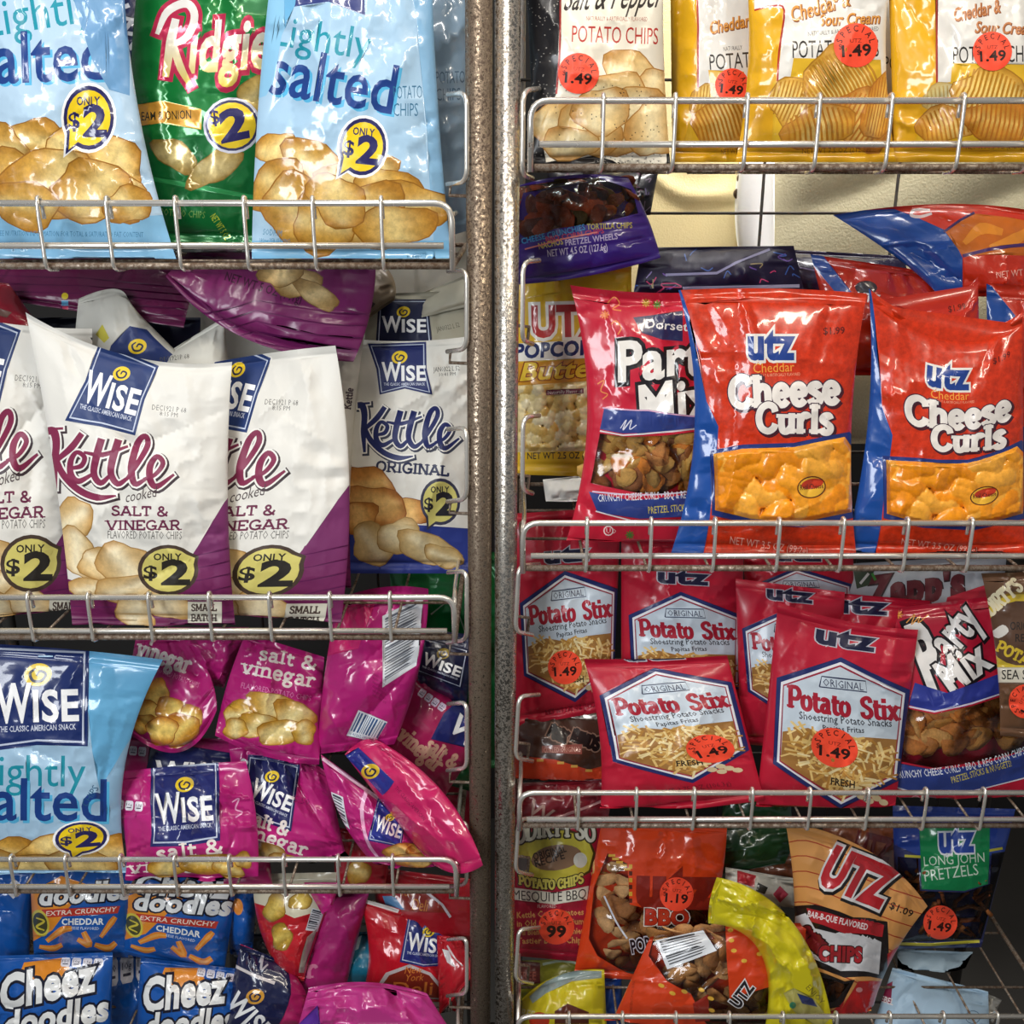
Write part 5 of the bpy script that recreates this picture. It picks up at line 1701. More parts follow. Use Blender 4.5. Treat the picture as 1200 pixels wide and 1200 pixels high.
def art_yellow_low(A):
    A.poly([(620, 1168), (640, 1150), (670, 1138), (705, 1138), (705, 1146), (670, 1150), (640, 1164), (624, 1176)], '#8a9a98')
    A.poly([(650, 1185), (665, 1176), (690, 1186), (690, 1200), (650, 1200)], '#5a2a1c')
    A.ell(632, 1196, 12, 10, '#b8341c')
    A.text('FREE', 606, 1190, 625, 1194, 9, '#d8d0a0', bold=.03)
def art_green_red(A):
    A.poly([(600, 1125), (633, 1128), (633, 1152), (600, 1156)], '#5a2420')
    A.text('FREE', 608, 1148, 628, 1148, 9, '#8a4a40', bold=.03)
    A.line([(636, 1130), (660, 1126), (690, 1132)], 3, '#a8b8a8', smooth=3)
def art_whitered(A):
    A.poly([(864, 1020), (886, 1026), (884, 1040), (864, 1034)], '#b82a34')
    A.poly([(906, 1048), (914, 1038), (924, 1048), (914, 1058)], '#b83a50')
    A.poly([(888, 1034), (900, 1040), (896, 1048), (886, 1044)], '#2c2a22')
def art_blue_right(A):
    pass
# ------------------------------------------------------------------ metal, cloth and wall materials
def metal_mat(name, col, rough, rust=0.0, rustcol=(0.09, 0.045, 0.022), scale=130, metal=1.0, bs=.25):
    m, nt, b = new_mat(name)
    b.inputs['Metallic'].default_value = metal
    b.inputs['Roughness'].default_value = rough
    tc = node(nt, 'ShaderNodeTexCoord')
    n = node(nt, 'ShaderNodeTexNoise')
    n.inputs['Scale'].default_value = scale
    n.inputs['Detail'].default_value = 8
    n.inputs['Roughness'].default_value = 0.75
    nt.links.new(tc.outputs['Object'], n.inputs['Vector'])
    r = node(nt, 'ShaderNodeMapRange')
    r.inputs['From Min'].default_value = 0.62 - rust * 0.32
    r.inputs['From Max'].default_value = 0.70 - rust * 0.2
    nt.links.new(n.outputs['Fac'], r.inputs['Value'])
    mx = node(nt, 'ShaderNodeMix', data_type='RGBA')
    mx.inputs['A'].default_value = (*col, 1)
    mx.inputs['B'].default_value = (*rustcol, 1)
    nt.links.new(r.outputs[0], mx.inputs['Factor'])
    nt.links.new(mx.outputs['Result'], b.inputs['Base Color'])
    mr = node(nt, 'ShaderNodeMapRange')
    mr.inputs['To Min'].default_value = metal
    mr.inputs['To Max'].default_value = 0.15
    nt.links.new(r.outputs[0], mr.inputs['Value'])
    nt.links.new(mr.outputs[0], b.inputs['Metallic'])
    rr = node(nt, 'ShaderNodeMapRange')
    rr.inputs['To Min'].default_value = rough
    rr.inputs['To Max'].default_value = 0.75
    nt.links.new(r.outputs[0], rr.inputs['Value'])
    nt.links.new(rr.outputs[0], b.inputs['Roughness'])
    bp = node(nt, 'ShaderNodeBump')
    bp.inputs['Strength'].default_value = bs
    bp.inputs['Distance'].default_value = 0.001
    nt.links.new(n.outputs['Fac'], bp.inputs['Height'])
    nt.links.new(bp.outputs[0], b.inputs['Normal'])
    return m
M_CHROME = metal_mat('plated_wire', (0.84, 0.80, 0.73), 0.26, 0.0, metal=0.72, bs=.06)
M_POST2 = metal_mat('speckled_post_steel', (0.62, 0.57, 0.50), 0.20, 0.42, (0.075, 0.050, 0.034), 330)
M_RUSTY = metal_mat('rusty_wire', (0.45, 0.38, 0.31), 0.42, 0.75, (0.13, 0.08, 0.05), 160)
M_POST = metal_mat('worn_post_steel', (0.36, 0.285, 0.21), 0.25, 0.64, (0.070, 0.042, 0.026), 330)
M_DARKW = metal_mat('dark_wire', (0.05, 0.045, 0.04), 0.5, 0.3, metal=0.4)

def plain_mat(name, c1, c2, scale, rough, bump=0.2, stretch=(1, 1, 1)):
    m, nt, b = new_mat(name)
    tc = node(nt, 'ShaderNodeTexCoord')
    mp = node(nt, 'ShaderNodeMapping')
    mp.inputs['Scale'].default_value = stretch
    n = node(nt, 'ShaderNodeTexNoise')
    n.inputs['Scale'].default_value = scale
    n.inputs['Detail'].default_value = 6
    nt.links.new(tc.outputs['Object'], mp.inputs['Vector'])
    nt.links.new(mp.outputs[0], n.inputs['Vector'])
    mx = node(nt, 'ShaderNodeMix', data_type='RGBA')
    mx.inputs['A'].default_value = (*lin(c1), 1)
    mx.inputs['B'].default_value = (*lin(c2), 1)
    nt.links.new(n.outputs['Fac'], mx.inputs['Factor'])
    nt.links.new(mx.outputs['Result'], b.inputs['Base Color'])
    b.inputs['Roughness'].default_value = rough
    bp = node(nt, 'ShaderNodeBump')
    bp.inputs['Strength'].default_value = bump
    bp.inputs['Distance'].default_value = 0.002
    nt.links.new(n.outputs['Fac'], bp.inputs['Height'])
    nt.links.new(bp.outputs[0], b.inputs['Normal'])
    return m
M_WALL = plain_mat('dark_painted_wall', '#232120', '#2c2a29', 12, 0.8)
M_FLOOR = plain_mat('grey_floor', '#3a3835', '#46433f', 9, 0.6)
M_BEIGE = plain_mat('beige_cotton', '#d6c592', '#ddcd9e', 380, 0.9, 0.3)
M_KNIT = plain_mat('grey_beige_knit', '#a9a285', '#b7b095', 300, 0.95, 0.5)
M_WHITECL = plain_mat('white_cotton', '#eef0f2', '#f6f6f6', 200, 0.85)
M_CARD = plain_mat('white_card', '#dcdad2', '#e6e4dc', 40, 0.8)
M_YELLOW = plain_mat('yellow_card', '#d8c020', '#e0ca30', 40, 0.7)
M_BUTTON = plain_mat('brown_button', '#3a2a1c', '#4c3828', 200, 0.35)

def tube(pts, r, seg=8, closed=False):
    p = np.asarray(pts, float)
    n = len(p)
    V, F = [], []
    t = np.gradient(p, axis=0) if n > 2 else np.repeat([p[1] - p[0]], 2, 0)
    t /= np.linalg.norm(t, axis=1, keepdims=True)
    ref = np.array((0.0, 0, 1)) if abs(t[0][2]) < .9 else np.array((1.0, 0, 0))
    u = np.cross(t[0], ref)
    u /= np.linalg.norm(u)
    for i in range(n):
        u = u - t[i] * np.dot(u, t[i])
        u /= np.linalg.norm(u)
        w = np.cross(t[i], u)
        rr = r[i] if hasattr(r, '__len__') else r
        for k in range(seg):
            a = 2 * math.pi * k / seg
            V.append(p[i] + rr * (math.cos(a) * u + math.sin(a) * w))
    for i in range(n - 1):
        for k in range(seg):
            F.append((i * seg + k, i * seg + (k + 1) % seg, (i + 1) * seg + (k + 1) % seg, (i + 1) * seg + k))
    F.append(tuple(range(seg - 1, -1, -1)))
    F.append(tuple((n - 1) * seg + k for k in range(seg)))
    return V, F

def smooth3(pts, n=4):
    p = [np.array(q, float) for q in pts]
    p = [2 * p[0] - p[1]] + p + [2 * p[-1] - p[-2]]
    out = []
    for i in range(1, len(p) - 2):
        for k in range(n):
            t = k / n
            out.append(0.5 * ((2 * p[i]) + (-p[i - 1] + p[i + 1]) * t + (2 * p[i - 1] - 5 * p[i] + 4 * p[i + 1] - p[i + 2]) * t * t
                              + (-p[i - 1] + 3 * p[i] - 3 * p[i + 1] + p[i + 2]) * t ** 3))
    out.append(p[-2])
    return out

def bend(pts, rad, n=5):
    """Polyline with rounded corners."""
    p = [np.array(q, float) for q in pts]
    out = [p[0]]
    for i in range(1, len(p) - 1):
        a, b = p[i - 1] - p[i], p[i + 1] - p[i]
        la, lb = np.linalg.norm(a), np.linalg.norm(b)
        r = min(rad, la * .45, lb * .45)
        q0, q1 = p[i] + a / la * r, p[i] + b / lb * r
        for k in range(n + 1):
            t = k / n
            out.append((1 - t) ** 2 * q0 + 2 * t * (1 - t) * p[i] + t * t * q1)
    out.append(p[-1])
    return out

def wire(name, pts, r, mat, root, seg=8):
    V, F = tube(pts, r, seg)
    return mesh_obj(name, V, F, mat, root, np.array(root.location))

# ------------------------------------------------------------------ room
def box(name, lo, hi, mat, kind='structure'):
    (a, b, c), (d, e, f) = lo, hi
    v = [(a, b, c), (d, b, c), (d, e, c), (a, e, c), (a, b, f), (d, b, f), (d, e, f), (a, e, f)]
    q = [(0, 3, 2, 1), (4, 5, 6, 7), (0, 1, 5, 4), (1, 2, 6, 5), (2, 3, 7, 6), (3, 0, 4, 7)]
    o = mesh_obj(name, v, q, mat, None, ((a + d) / 2, (b + e) / 2, c), smooth=False)
    o['kind'] = kind
    return o
box('floor', (-2.4, -3.2, -0.05), (2.4, 1.35, 0.0), M_FLOOR)
box('wall_back', (-2.4, 1.25, 0.0), (2.4, 1.35, 3.0), M_WALL)

# ------------------------------------------------------------------ racks
def rack(sign, ptop, pbot, r, label, mp):
    a, b = P(ptop, 0, .03), P(pbot, 1200, .03)
    d = (b - a) / (b[2] - a[2])
    foot = a + d * (0.0 - a[2])
    head = a + d * (2.05 - a[2])
    root = empty('display_rack', foot, label, 'display rack')
    wire('post', [foot, head], r, mp, root, 28)
    far = np.array((sign * 0.70, .03, 0))
    wire('post', [far, far + (0, 0, 2.05)], r, M_POST, root, 16)
    for x in (foot[0] + sign * .02, sign * .70):
        wire('post', [(x, .335, 0), (x, .335, 2.05)], r * .7, M_DARKW, root, 12)
    wire('top_bar', [head - (0, 0, .01), (sign * .70, .03, 2.04)], .008, M_POST, root)
    for x in (head[0] + sign * .005, sign * .70):
        wire('side_bar', [(x, .03, 2.02), (x, .335, 2.02)], .007, M_POST, root)
        wire('side_bar', [(x, .03, .25), (x, .335, .25)], .007, M_POST, root)
    return root
RL = rack(-1, 561, 563, .0122, 'left display rack with a worn brown metal post and wire side loops', M_POST)
RR = rack(1, 595, 591, .0116, 'right display rack with a shinier speckled metal post and wire side loops', M_POST2)

# dark wire grid across the back of each rack
gx0, gx1 = P(892, 250, .325)[0], P(1048, 250, .325)[0]
gz = P(892, 250, .325)[2]
sp = gx1 - gx0
for root, lo, hi in ((RL, -.70, -.05), (RR, .01, .70)):
    k = math.ceil((lo - gx0) / sp)
    while gx0 + k * sp < hi:
        x = gx0 + k * sp
        wire('grid_wire', [(x, .325, .25), (x, .325, 2.03)], .0019, M_DARKW, root, 6)
        k += 1
    for j in range(-8, 4):
        z = gz + j * .150
        wire('grid_wire', [(lo, .327, z), (hi, .327, z)], .0019, M_DARKW, root, 6)

# side loops standing off the posts
for y0, y1 in ((110, 213), (317, 409), (502, 585), (670, 750), (824, 900), (964, 1036), (1100, 1164)):
    p = [P(525, y0 + 1, .045), P(547, y0 - 1, .018), P(547, y1, .018), P(524, y1 + 3, .045)]
    lp = wire('side_loop', bend(p, .012), .0024, M_CHROME, RL)
    p = [P(528, y1 + 2, .047), P(527, y1 + 16, .05), P(553, y1 + 17, .03)]
    wire('stay', p, .0018, M_RUSTY, RL, 6).parent = lp
for y0, y1 in ((103, 205), (304, 399), (486, 574), (660, 740), (813, 888), (957, 1021), (1086, 1148)):
    p = [P(632, y0 + 1, .045), P(608 if y0 > 600 else 613, y0 + 3, .018), P(604 if y0 > 600 else 612, y1, .018), P(624, y1 + 4, .045)]
    lp = wire('side_loop', bend(p, .012), .0024, M_CHROME, RR)
    p = [P(618, y1 + 4, .045), P(620, y1 - 16, .05), P(604, y1 - 18, .03)]
    wire('stay', p, .0018, M_RUSTY, RR, 6).parent = lp

def shelf(sign, xin, ptop, pmid, prod, x0, dx, label):
    """Wire shelf basket: xin = pixel of its inner corner, rails at the given pixel rows, uprights from pixel x0 every dx."""
    zt, zm, zb = (float(P(xin, p, 0)[2]) for p in (ptop, pmid, prod))
    xi = float(P(xin, ptop, 0)[0])
    xo = sign * .68
    root = empty('wire_shelf', ((xi + xo) / 2, 0.0, zb), label, 'shelf')
    top = [(xo, 0, zt), (xi, 0, zt), (xi, 0, zb - .004)]
    wire('top_rail', bend(top, .016), .0030, M_CHROME, root, 10)
    wire('mid_rail', [(xo, .0015, zm), (xi - sign * -.008, .0015, zm)], .0030, M_CHROME, root, 10)
    wire('bottom_rod', [(xo, .003, zb), (xi, .003, zb)], .0032, M_RUSTY, root, 10)
    wire('back_rod', [(xo, .30, zb), (xi, .30, zb)], .0026, M_RUSTY, root, 8)
    wire('side_rail', bend([(xi, .004, zt - .010), (xi + sign * .002, .06, zt - .012), (xi + sign * .002, .30, zt - .012)], .01), .0024, M_CHROME, root)
    wire('side_rod', [(xi, 0.003, zb), (xi, .318, zb)], .0030, M_RUSTY, root)
    wire('side_rod', [(xo, 0.003, zb), (xo, .318, zb)], .0030, M_RUSTY, root)
    for y in (.10, .20):
        wire('cross_wire', [(xo, y, zb - .003), (xi, y, zb - .003)], .0017, M_RUSTY, root, 6)
    px = x0
    while True:
        x = float(P(px, ptop, 0)[0])
        if abs(x) > .66 or px < -140 or px > 1340:
            break
        p = [(x, .006, zt - .014), (x, .0045, zt + .001), (x, 0, zt + .0052), (x, -.0046, zt), (x, -.0046, zm), (x - sign * .0005, -.003, zb - .001), (x - sign * .0005, .02, zb - .0045)]
        wire('upright_wire', smooth3(p, 3), .0019, M_CHROME, root, 7)
        wire('floor_wire', [(x, .02, zb - .0045), (x, .30, zb - .0045)], .0016, M_RUSTY, root, 6)
        px += dx
    return zb
ZL1 = shelf(-1, 529, 238, 288, 312, 447, -80.2, 'left rack wire shelf holding the light blue and green chip bags')
ZL2 = shelf(-1, 532, 700, 740, 748, 457, -70.5, 'left rack wire shelf holding the white kettle chip bags')
ZL3 = shelf(-1, 534, 1007, 1040, 1046, 460, -63.7, 'left rack wire shelf holding the magenta chip bags')
ZL4 = shelf(-1, 536, 1216, 1244, 1252, 470, -58, 'left rack wire shelf below the blue cheese puff bags')
ZR1 = shelf(1, 622, 118, 169, 196, 707, 84.2, 'right rack wire shelf holding the yellow chip bags')
ZR2 = shelf(1, 613, 613, 652, 667, 688, 75, 'right rack wire shelf holding the cheese curl bags')
ZR3 = shelf(1, 609, 929, 961, 969, 678, 67.8, 'right rack wire shelf holding the red shoestring potato bags')
ZR4 = shelf(1, 607, 1191, 1218, 1228, 667, 62.6, 'lowest right rack wire shelf, under the orange pork rind bags')
# ------------------------------------------------------------------ behind the racks
def cloth(name, px0, px1, py0, py1, y, fold, mat, root, thick=.03, nx=46, ny=40, edge=None):
    V, F = [], []
    for s in (0, 1):
        for j in range(ny + 1):
            for i in range(nx + 1):
                u, v = i / nx, j / ny
                a = px0 + (px1 - px0) * u
                b = py0 + (py1 - py0) * v
                if edge:
                    a += edge(u, v)
                rim = min(1, 8 * min(u, 1 - u, v, 1 - v))
                d = fold(u, v) * rim + .02 * math.sqrt(rim)
                V.append(P(a, b, y - d if s == 0 else y + thick * rim ** .5))
    n = (nx + 1) * (ny + 1)
    for j in range(ny):
        for i in range(nx):
            a = j * (nx + 1) + i
            F.append((a, a + nx + 1, a + nx + 2, a + 1))
            F.append((n + a, n + a + 1, n + a + nx + 2, n + a + nx + 1))
    for j in range(ny):
        for i in (0, nx):
            a = j * (nx + 1) + i
            b = a + nx + 1
            F.append((a, n + a, n + b, b) if i == 0 else (a, b, n + b, n + a))
    for i in range(nx):
        for j in (0, ny):
            a = j * (nx + 1) + i
            F.append((a, a + 1, n + a + 1, n + a) if j == 0 else (a, n + a, n + a + 1, a + 1))
    return mesh_obj(name, V, F, mat, root, np.array(root.location))
coat = empty('coat', P(880, 330, .60), 'beige buttoned coat hanging behind the wire grid of the right rack', 'coat')
cn = vnoise(77)
nz = lambda x, y: float(cn(np.array([x]), np.array([y]))[0])
cloth('coat_front', 700, 884, -150, 520, .58, lambda u, v: .012 * nz(u * 3, v * 5) + .007 * math.exp(-((v - .585 + .16 * (u - .75) ** 2 * 3 - .02 * math.sin(u * 6)) / .012) ** 2) * (u > .3) + .01 * math.sin(u * 4 + v * 3), M_BEIGE, coat, ny=90)
def fold_sleeve(u, v):
    t = v * 3.2 + u * .9
    return .014 * nz(u * 2, v * 3) + .010 * abs(math.sin(t * 7.5 + 1.2 * nz(u * 3, v * 3))) * (.4 + .6 * nz(u * 4 + 9, v * 6))
cloth('coat_sleeve', 884, 1330, -150, 520, .55, fold_sleeve, M_KNIT, coat, nx=70, ny=90, edge=lambda u, v: 14 * math.sin(v * 5) * (1 - u))
cloth('white_lining', 864, 912, 170, 320, .54, lambda u, v: .02 * math.sin(math.pi * u), M_WHITECL, coat, nx=16, ny=20, edge=lambda u, v: 10 * (2 * v - 1) ** 2 * (1 - u) - 3)
def button(px, py):
    c = P(px, py, .532)
    V, F = [], []
    n = 18
    prof = [(0, -.004), (.004, -.0045), (.0068, -.004), (.0078, -.001), (.0078, .003), (0, .004)]
    for r, d in prof:
        for k in range(n):
            a = 2 * math.pi * k / n
            V.append(c + np.array((r * math.cos(a), d, r * math.sin(a))))
    for i in range(len(prof) - 1):
        for k in range(n):
            F.append((i * n + k, (i + 1) * n + k, (i + 1) * n + (k + 1) % n, i * n + (k + 1) % n))
    mesh_obj('button', V, F, M_BUTTON, coat, np.array(coat.location))
button(870, 209)
button(866, 227)
sheet = empty('cardboard_sheet', P(500, 629, .306), 'plain white cardboard sheet standing behind the top left bags of kettle chips', 'cardboard')
def slab(name, q, y, th, mat, root):
    p = [P(a, b, y) for a, b in q]
    v = p + [r + np.array((0, th, 0)) for r in p]
    f = [(0, 3, 2, 1), (4, 5, 6, 7)] + [(i, (i + 1) % 4, 4 + (i + 1) % 4, 4 + i) for i in range(4)]
    return mesh_obj(name, v, f, mat, root, np.array(root.location), smooth=False)
slab('sheet', [(180, 196), (560, 196), (560, 629), (180, 629)], .306, .004, M_CARD, sheet)
slab('yellow_edge_strip', [(441, 240), (455, 240), (455, 360), (441, 360)], .3045, .0012, M_YELLOW, sheet)

# ------------------------------------------------------------------ the bags
BAGS = []
SHELF_L += [ZL1, ZL2, ZL3, ZL4]
SHELF_R += [ZR1, ZR2, ZR3, ZR4]
def B(name, cat, label, quad, y, art=None, **k):
    k.setdefault('seed', 11 + len(BAGS) * 3)
    BAGS.append(Bag(name, cat, label, quad, y, art, **k))
PC = ('potato_chip_bag', 'chip bag')
LB, MAG, BLU, YEL, RED = '#a9cbe5', '#b81f76', '#1757aa', '#e6ac18', '#b81a34'
Q1 = [(322, -60), (505, -60), (530, 312), (295, 312)]
# left rack, top shelf
B(*PC, 'light blue lightly salted chip bag with shiny fold, right of the green ridged chip bag', Q1, .045, art_salted, base=LB, group='lightly salted bags', bow=[(0, 0), (-4, 0), (0, 0), (-6, 0)], seed=5)
B(*PC, 'light blue lightly salted chip bag at the left end of the top shelf', [(-45, -60), (143, -60), (208, 308), (-40, 300)], .045, art_salted_left, base='#b4d0e6', group='lightly salted bags', bow=[(0, 0), (-14, 0), (0, 4), (0, 0)], seed=9)
B(*PC, 'green ridged sour cream and onion chip bag between two light blue bags', [(168, -60), (335, -60), (300, 292), (170, 288)], .095, art_ridgies, base='#0c7a34', mat=M_FOIL, bow=[(0, 0), (18, 0), (0, 0), (-16, 0)])
B(*PC, 'grey blue chip bag half hidden behind the right light blue bag, next to the post', [(470, -60), (550, -60), (548, 270), (480, 292)], .115, lambda A: (A.text('POTATO', 511, 98, 545, 97, 14, '#4a6a86', res=2), A.text('CHIPS', 511, 118, 540, 117, 14, '#4a6a86', res=2)), base='#8fabc4', cell=6)
B(*PC, 'dark navy chip bag deep behind, between the left blue bag and the green bag', [(120, -60), (200, -60), (190, 150), (130, 150)], .19, art_navy_behind, base='#1c2650', cell=6)
B(*PC, 'crumpled white foil bag lying low beside the bottom of the green bag', [(205, 258), (288, 252), (300, 300), (200, 304)], .13, None, base='#d8d8d4', mat=M_FOIL, wr=2.0, d=.015, cell=4)
# left rack, second shelf
QK = [(30, 366), (272, 424), (276, 736), (85, 736)]
BK = [(0, 22), (-7, 0), (0, 0), (6, 0)]
B(*PC, 'white salt and vinegar kettle chip bag with a tall left corner, foremost and middle', QK, .025, art_kettle, base='#e9e6de', mat=M_MATTE, bow=BK, group='kettle chip bags', lean=.03, ts=.03, seed=21)
B(*PC, 'white salt and vinegar kettle chip bag cut by the left edge of the picture', [(-128, 348), (108, 385), (110, 738), (-72, 738)], .03, art_kettle, yd=(0, .055, .045, 0), base='#e9e6de', mat=M_MATTE, ref=QK, refbow=BK, bow=[(0, 10), (0, 0), (0, 0), (0, 0)], group='kettle chip bags', ts=.03, seed=24)
B(*PC, 'white salt and vinegar kettle chip bag right of the tall cornered one', [(188, 438), (393, 405), (398, 740), (166, 740)], .03, art_kettle, yd=(.055, .01, 0, .045), base='#e9e6de', mat=M_MATTE, ref=[(40, 428), (272, 420), (276, 736), (85, 736)], bow=[(0, -4), (14, 0), (0, 0), (0, 0)], group='kettle chip bags', ts=.03, seed=27)
B(*PC, 'white and plum kettle chip bag turned sideways beside the original flavor bag', [(330, 372), (428, 385), (412, 702), (350, 702)], .13, art_kettle_side, base='#d8d4c8', mat=M_MATTE, bow=[(0, 0), (-8, 0), (0, 0), (0, 0)], ts=.03)
B(*PC, 'white original flavor kettle chip bag next to the brown post', [(426, 398), (556, 393), (552, 672), (406, 672)], .135, art_original, base='#e4e1d8', mat=M_MATTE, bow=[(0, 4), (0, 0), (0, 0), (-8, 0)], ts=.03, seed=33)
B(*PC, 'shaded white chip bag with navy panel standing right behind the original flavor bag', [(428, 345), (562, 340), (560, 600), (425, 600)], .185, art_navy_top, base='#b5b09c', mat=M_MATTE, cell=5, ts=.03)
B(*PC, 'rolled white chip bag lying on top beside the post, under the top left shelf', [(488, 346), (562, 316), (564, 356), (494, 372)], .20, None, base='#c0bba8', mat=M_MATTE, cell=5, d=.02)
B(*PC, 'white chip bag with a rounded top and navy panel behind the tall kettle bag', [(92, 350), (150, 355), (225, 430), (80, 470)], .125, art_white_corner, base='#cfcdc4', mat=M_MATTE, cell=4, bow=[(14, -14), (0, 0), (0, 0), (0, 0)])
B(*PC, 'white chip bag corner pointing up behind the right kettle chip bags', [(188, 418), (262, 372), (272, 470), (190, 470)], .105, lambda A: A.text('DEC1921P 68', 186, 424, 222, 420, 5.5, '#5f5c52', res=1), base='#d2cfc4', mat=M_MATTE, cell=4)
B(*PC, 'plum chip bag lying flat on top at the far left under the top shelf', [(-40, 296), (235, 300), (215, 384), (-30, 346)], .15, art_plum, base='#6a1a4a', lean=.08, d=.02, bs=.09, mat=M_SHEEN)
B(*PC, 'plum chip bag lying on its side with its net weight printed near the seam', [(225, 290), (440, 300), (414, 424), (194, 324)], .095, art_plum_net, base='#74205c', lean=.06, bow=[(0, 0), (8, 0), (-18, 22), (0, 0)], bs=.08, mat=M_SHEEN)
B(*PC, 'tan and black chip bag bundled behind the plum bag, beside the white cardboard', [(350, 296), (440, 300), (462, 352), (400, 396)], .205, art_tan_end, base='#8c7a62', cell=5, bow=[(0, 0), (10, 0), (0, 0), (0, 0)], mat=M_SHEEN)
B(*PC, 'dark red chip bag at the far left, behind the leftmost kettle chip bag', [(-70, 326), (10, 332), (62, 404), (-60, 410)], .11, lambda A: A.poly([(-5, 360), (14, 366), (8, 372), (-8, 368)], '#7a5a50'), base='#8c1226', cell=5)
B(*PC, 'empty looking navy wrapper behind the white kettle bags, under the plum bags', [(20, 372), (235, 372), (235, 470), (20, 470)], .2, None, base='#222a44', cell=7)
# left rack, third shelf
B('potato_chip_bag', 'chip bag', 'large light blue lightly salted chip bag with a big navy panel, among magenta bags', [(-85, 752), (191, 773), (152, 1034), (-80, 1034)], .03, art_salted_big, base=LB, group='lightly salted bags', bow=[(0, -4), (-26, 0), (0, 0), (0, 0)], seed=41)
g = dict(base=MAG, group='magenta salt and vinegar bags', mat=M_GLOSS, cell=2.8, wr=1.8)
B(*PC, 'magenta chip bag in front with upright navy panel, leaning on the light blue bag', [(113, 908), (288, 892), (302, 1034), (146, 1032)], .02, art_mag_front, **g, bow=[(0, -2), (6, 0), (0, 0), (14, 0)], lean=.05, ts=.07, seed=44)
B(*PC, 'magenta chip bag with large chips picture, touching the light blue bag top corner', [(160, 745), (216, 745), (254, 832), (150, 858)], .085, art_mag_left, **g, lean=.06, bow=[(0, 0), (10, 0), (10, 36), (-4, 0)], seed=47)
B(*PC, 'magenta chip bag with chips picture and big lowercase lettering, center of the pile', [(288, 742), (380, 770), (374, 896), (252, 862)], .075, art_mag_mid, **g, lean=.06, bow=[(0, 0), (0, 0), (0, 8), (-4, 0)], seed=50)
B(*PC, 'plain magenta chip bag wedged behind two chips pictures under the second left shelf', [(195, 735), (292, 735), (262, 806), (235, 800)], .13, None, **g, seed=53)
B(*PC, 'magenta chip bag turned backwards showing nutrition table and barcode', [(396, 702), (502, 690), (462, 872), (372, 884)], .085, art_mag_back, **g, bow=[(0, -8), (10, 0), (0, 0), (-4, 0)], seed=56)
B(*PC, 'darker magenta chip bag lying sideways against the brown post', [(492, 780), (575, 850), (520, 935), (436, 884)], .13, art_mag_side, base='#a31c52', group='magenta salt and vinegar bags', cell=4, seed=59)
B(*PC, 'magenta chip bag with navy panel behind and right of the front magenta bag', [(268, 870), (384, 906), (414, 1044), (285, 1042)], .055, art_mag_six, **g, lean=.05, bow=[(0, -14), (0, 0), (0, 0), (0, 0)], seed=62)
B(*PC, 'magenta chip bag with pale seam tilted sharply, resting near the shelf corner', [(376, 884), (492, 968), (524, 1030), (440, 1014)], .045, art_mag_seven, **g, bow=[(0, 0), (0, 0), (0, 0), (-8, 10)], seed=65)
B(*PC, 'magenta chip bag whose corner pokes out past the brown post', [(404, 884), (440, 866), (566, 1014), (486, 990)], .015, art_mag_eight, base='#c62060', group='magenta salt and vinegar bags', cell=3.4, bow=[(0, -6), (16, -12), (0, 20), (0, 0)], seed=68, ymin=None, yd=(.07, .07, -.03, .03), lean=0, d=.018)
B(*PC, 'navy and magenta chip bag lying under the chips picture bag behind the front bag', [(140, 862), (285, 866), (285, 935), (140, 930)], .10, lambda A: (calories(A, 152, 874, 2, 9, 5), A.poly([(178, 868), (282, 884), (282, 915), (170, 910)], '#1c2250'), A.text('WISE', 182, 920, 262, 925, 28, '#f0f0f0', bold=.05)), base='#a8206a', group='magenta salt and vinegar bags', cell=4, seed=71)
B(*PC, 'crushed magenta chip bag at the bottom between the two front magenta bags', [(262, 950), (310, 950), (320, 1042), (262, 1040)], .085, lambda A: chips(A, [(292, 1012, 10, 12, 0), (284, 1020, 8, 6, 0)], col='#d9983c'), base='#b8246e', group='magenta salt and vinegar bags', cell=4)
B(*PC, 'small navy chip bag tucked beside the brown post under the second left shelf', [(482, 735), (562, 745), (546, 830), (484, 806)], .155, art_navy_small, base='#151c40', cell=4)
B(*PC, 'green chip bag deep behind the brown post, seen through the gap', [(455, 640), (640, 650), (640, 900), (470, 900)], .24, lambda A: A.line([(505, 720), (530, 700), (545, 740)], 2, '#a8c8b0'), base='#0f7a3c', cell=7, mat=M_FOIL)
B(*PC, 'red chip bag deep behind, low beside the brown post on the third left shelf', [(440, 880), (570, 890), (570, 1000), (440, 1000)], .22, lambda A: A.text('MAUI', 490, 912, 545, 920, 18, '#b86a70', shear=.2), base='#9c1830', cell=6)
B(*PC, 'green and tan chip bag corner behind the post, above the red bag', [(506, 872), (570, 868), (560, 930), (508, 915)], .17, lambda A: A.poly([(500, 905), (540, 870), (575, 860), (530, 865)], '#b09a6a'), base='#0e5a2c', cell=5)
B(*PC, 'red chip bag with a chips picture showing through the third left shelf front', [(392, 968), (460, 985), (450, 1046), (392, 1046)], .10, lambda A: chips(A, [(420, 1022, 12, 14, 0)], col='#d8a83c'), base='#b81c30', cell=5)
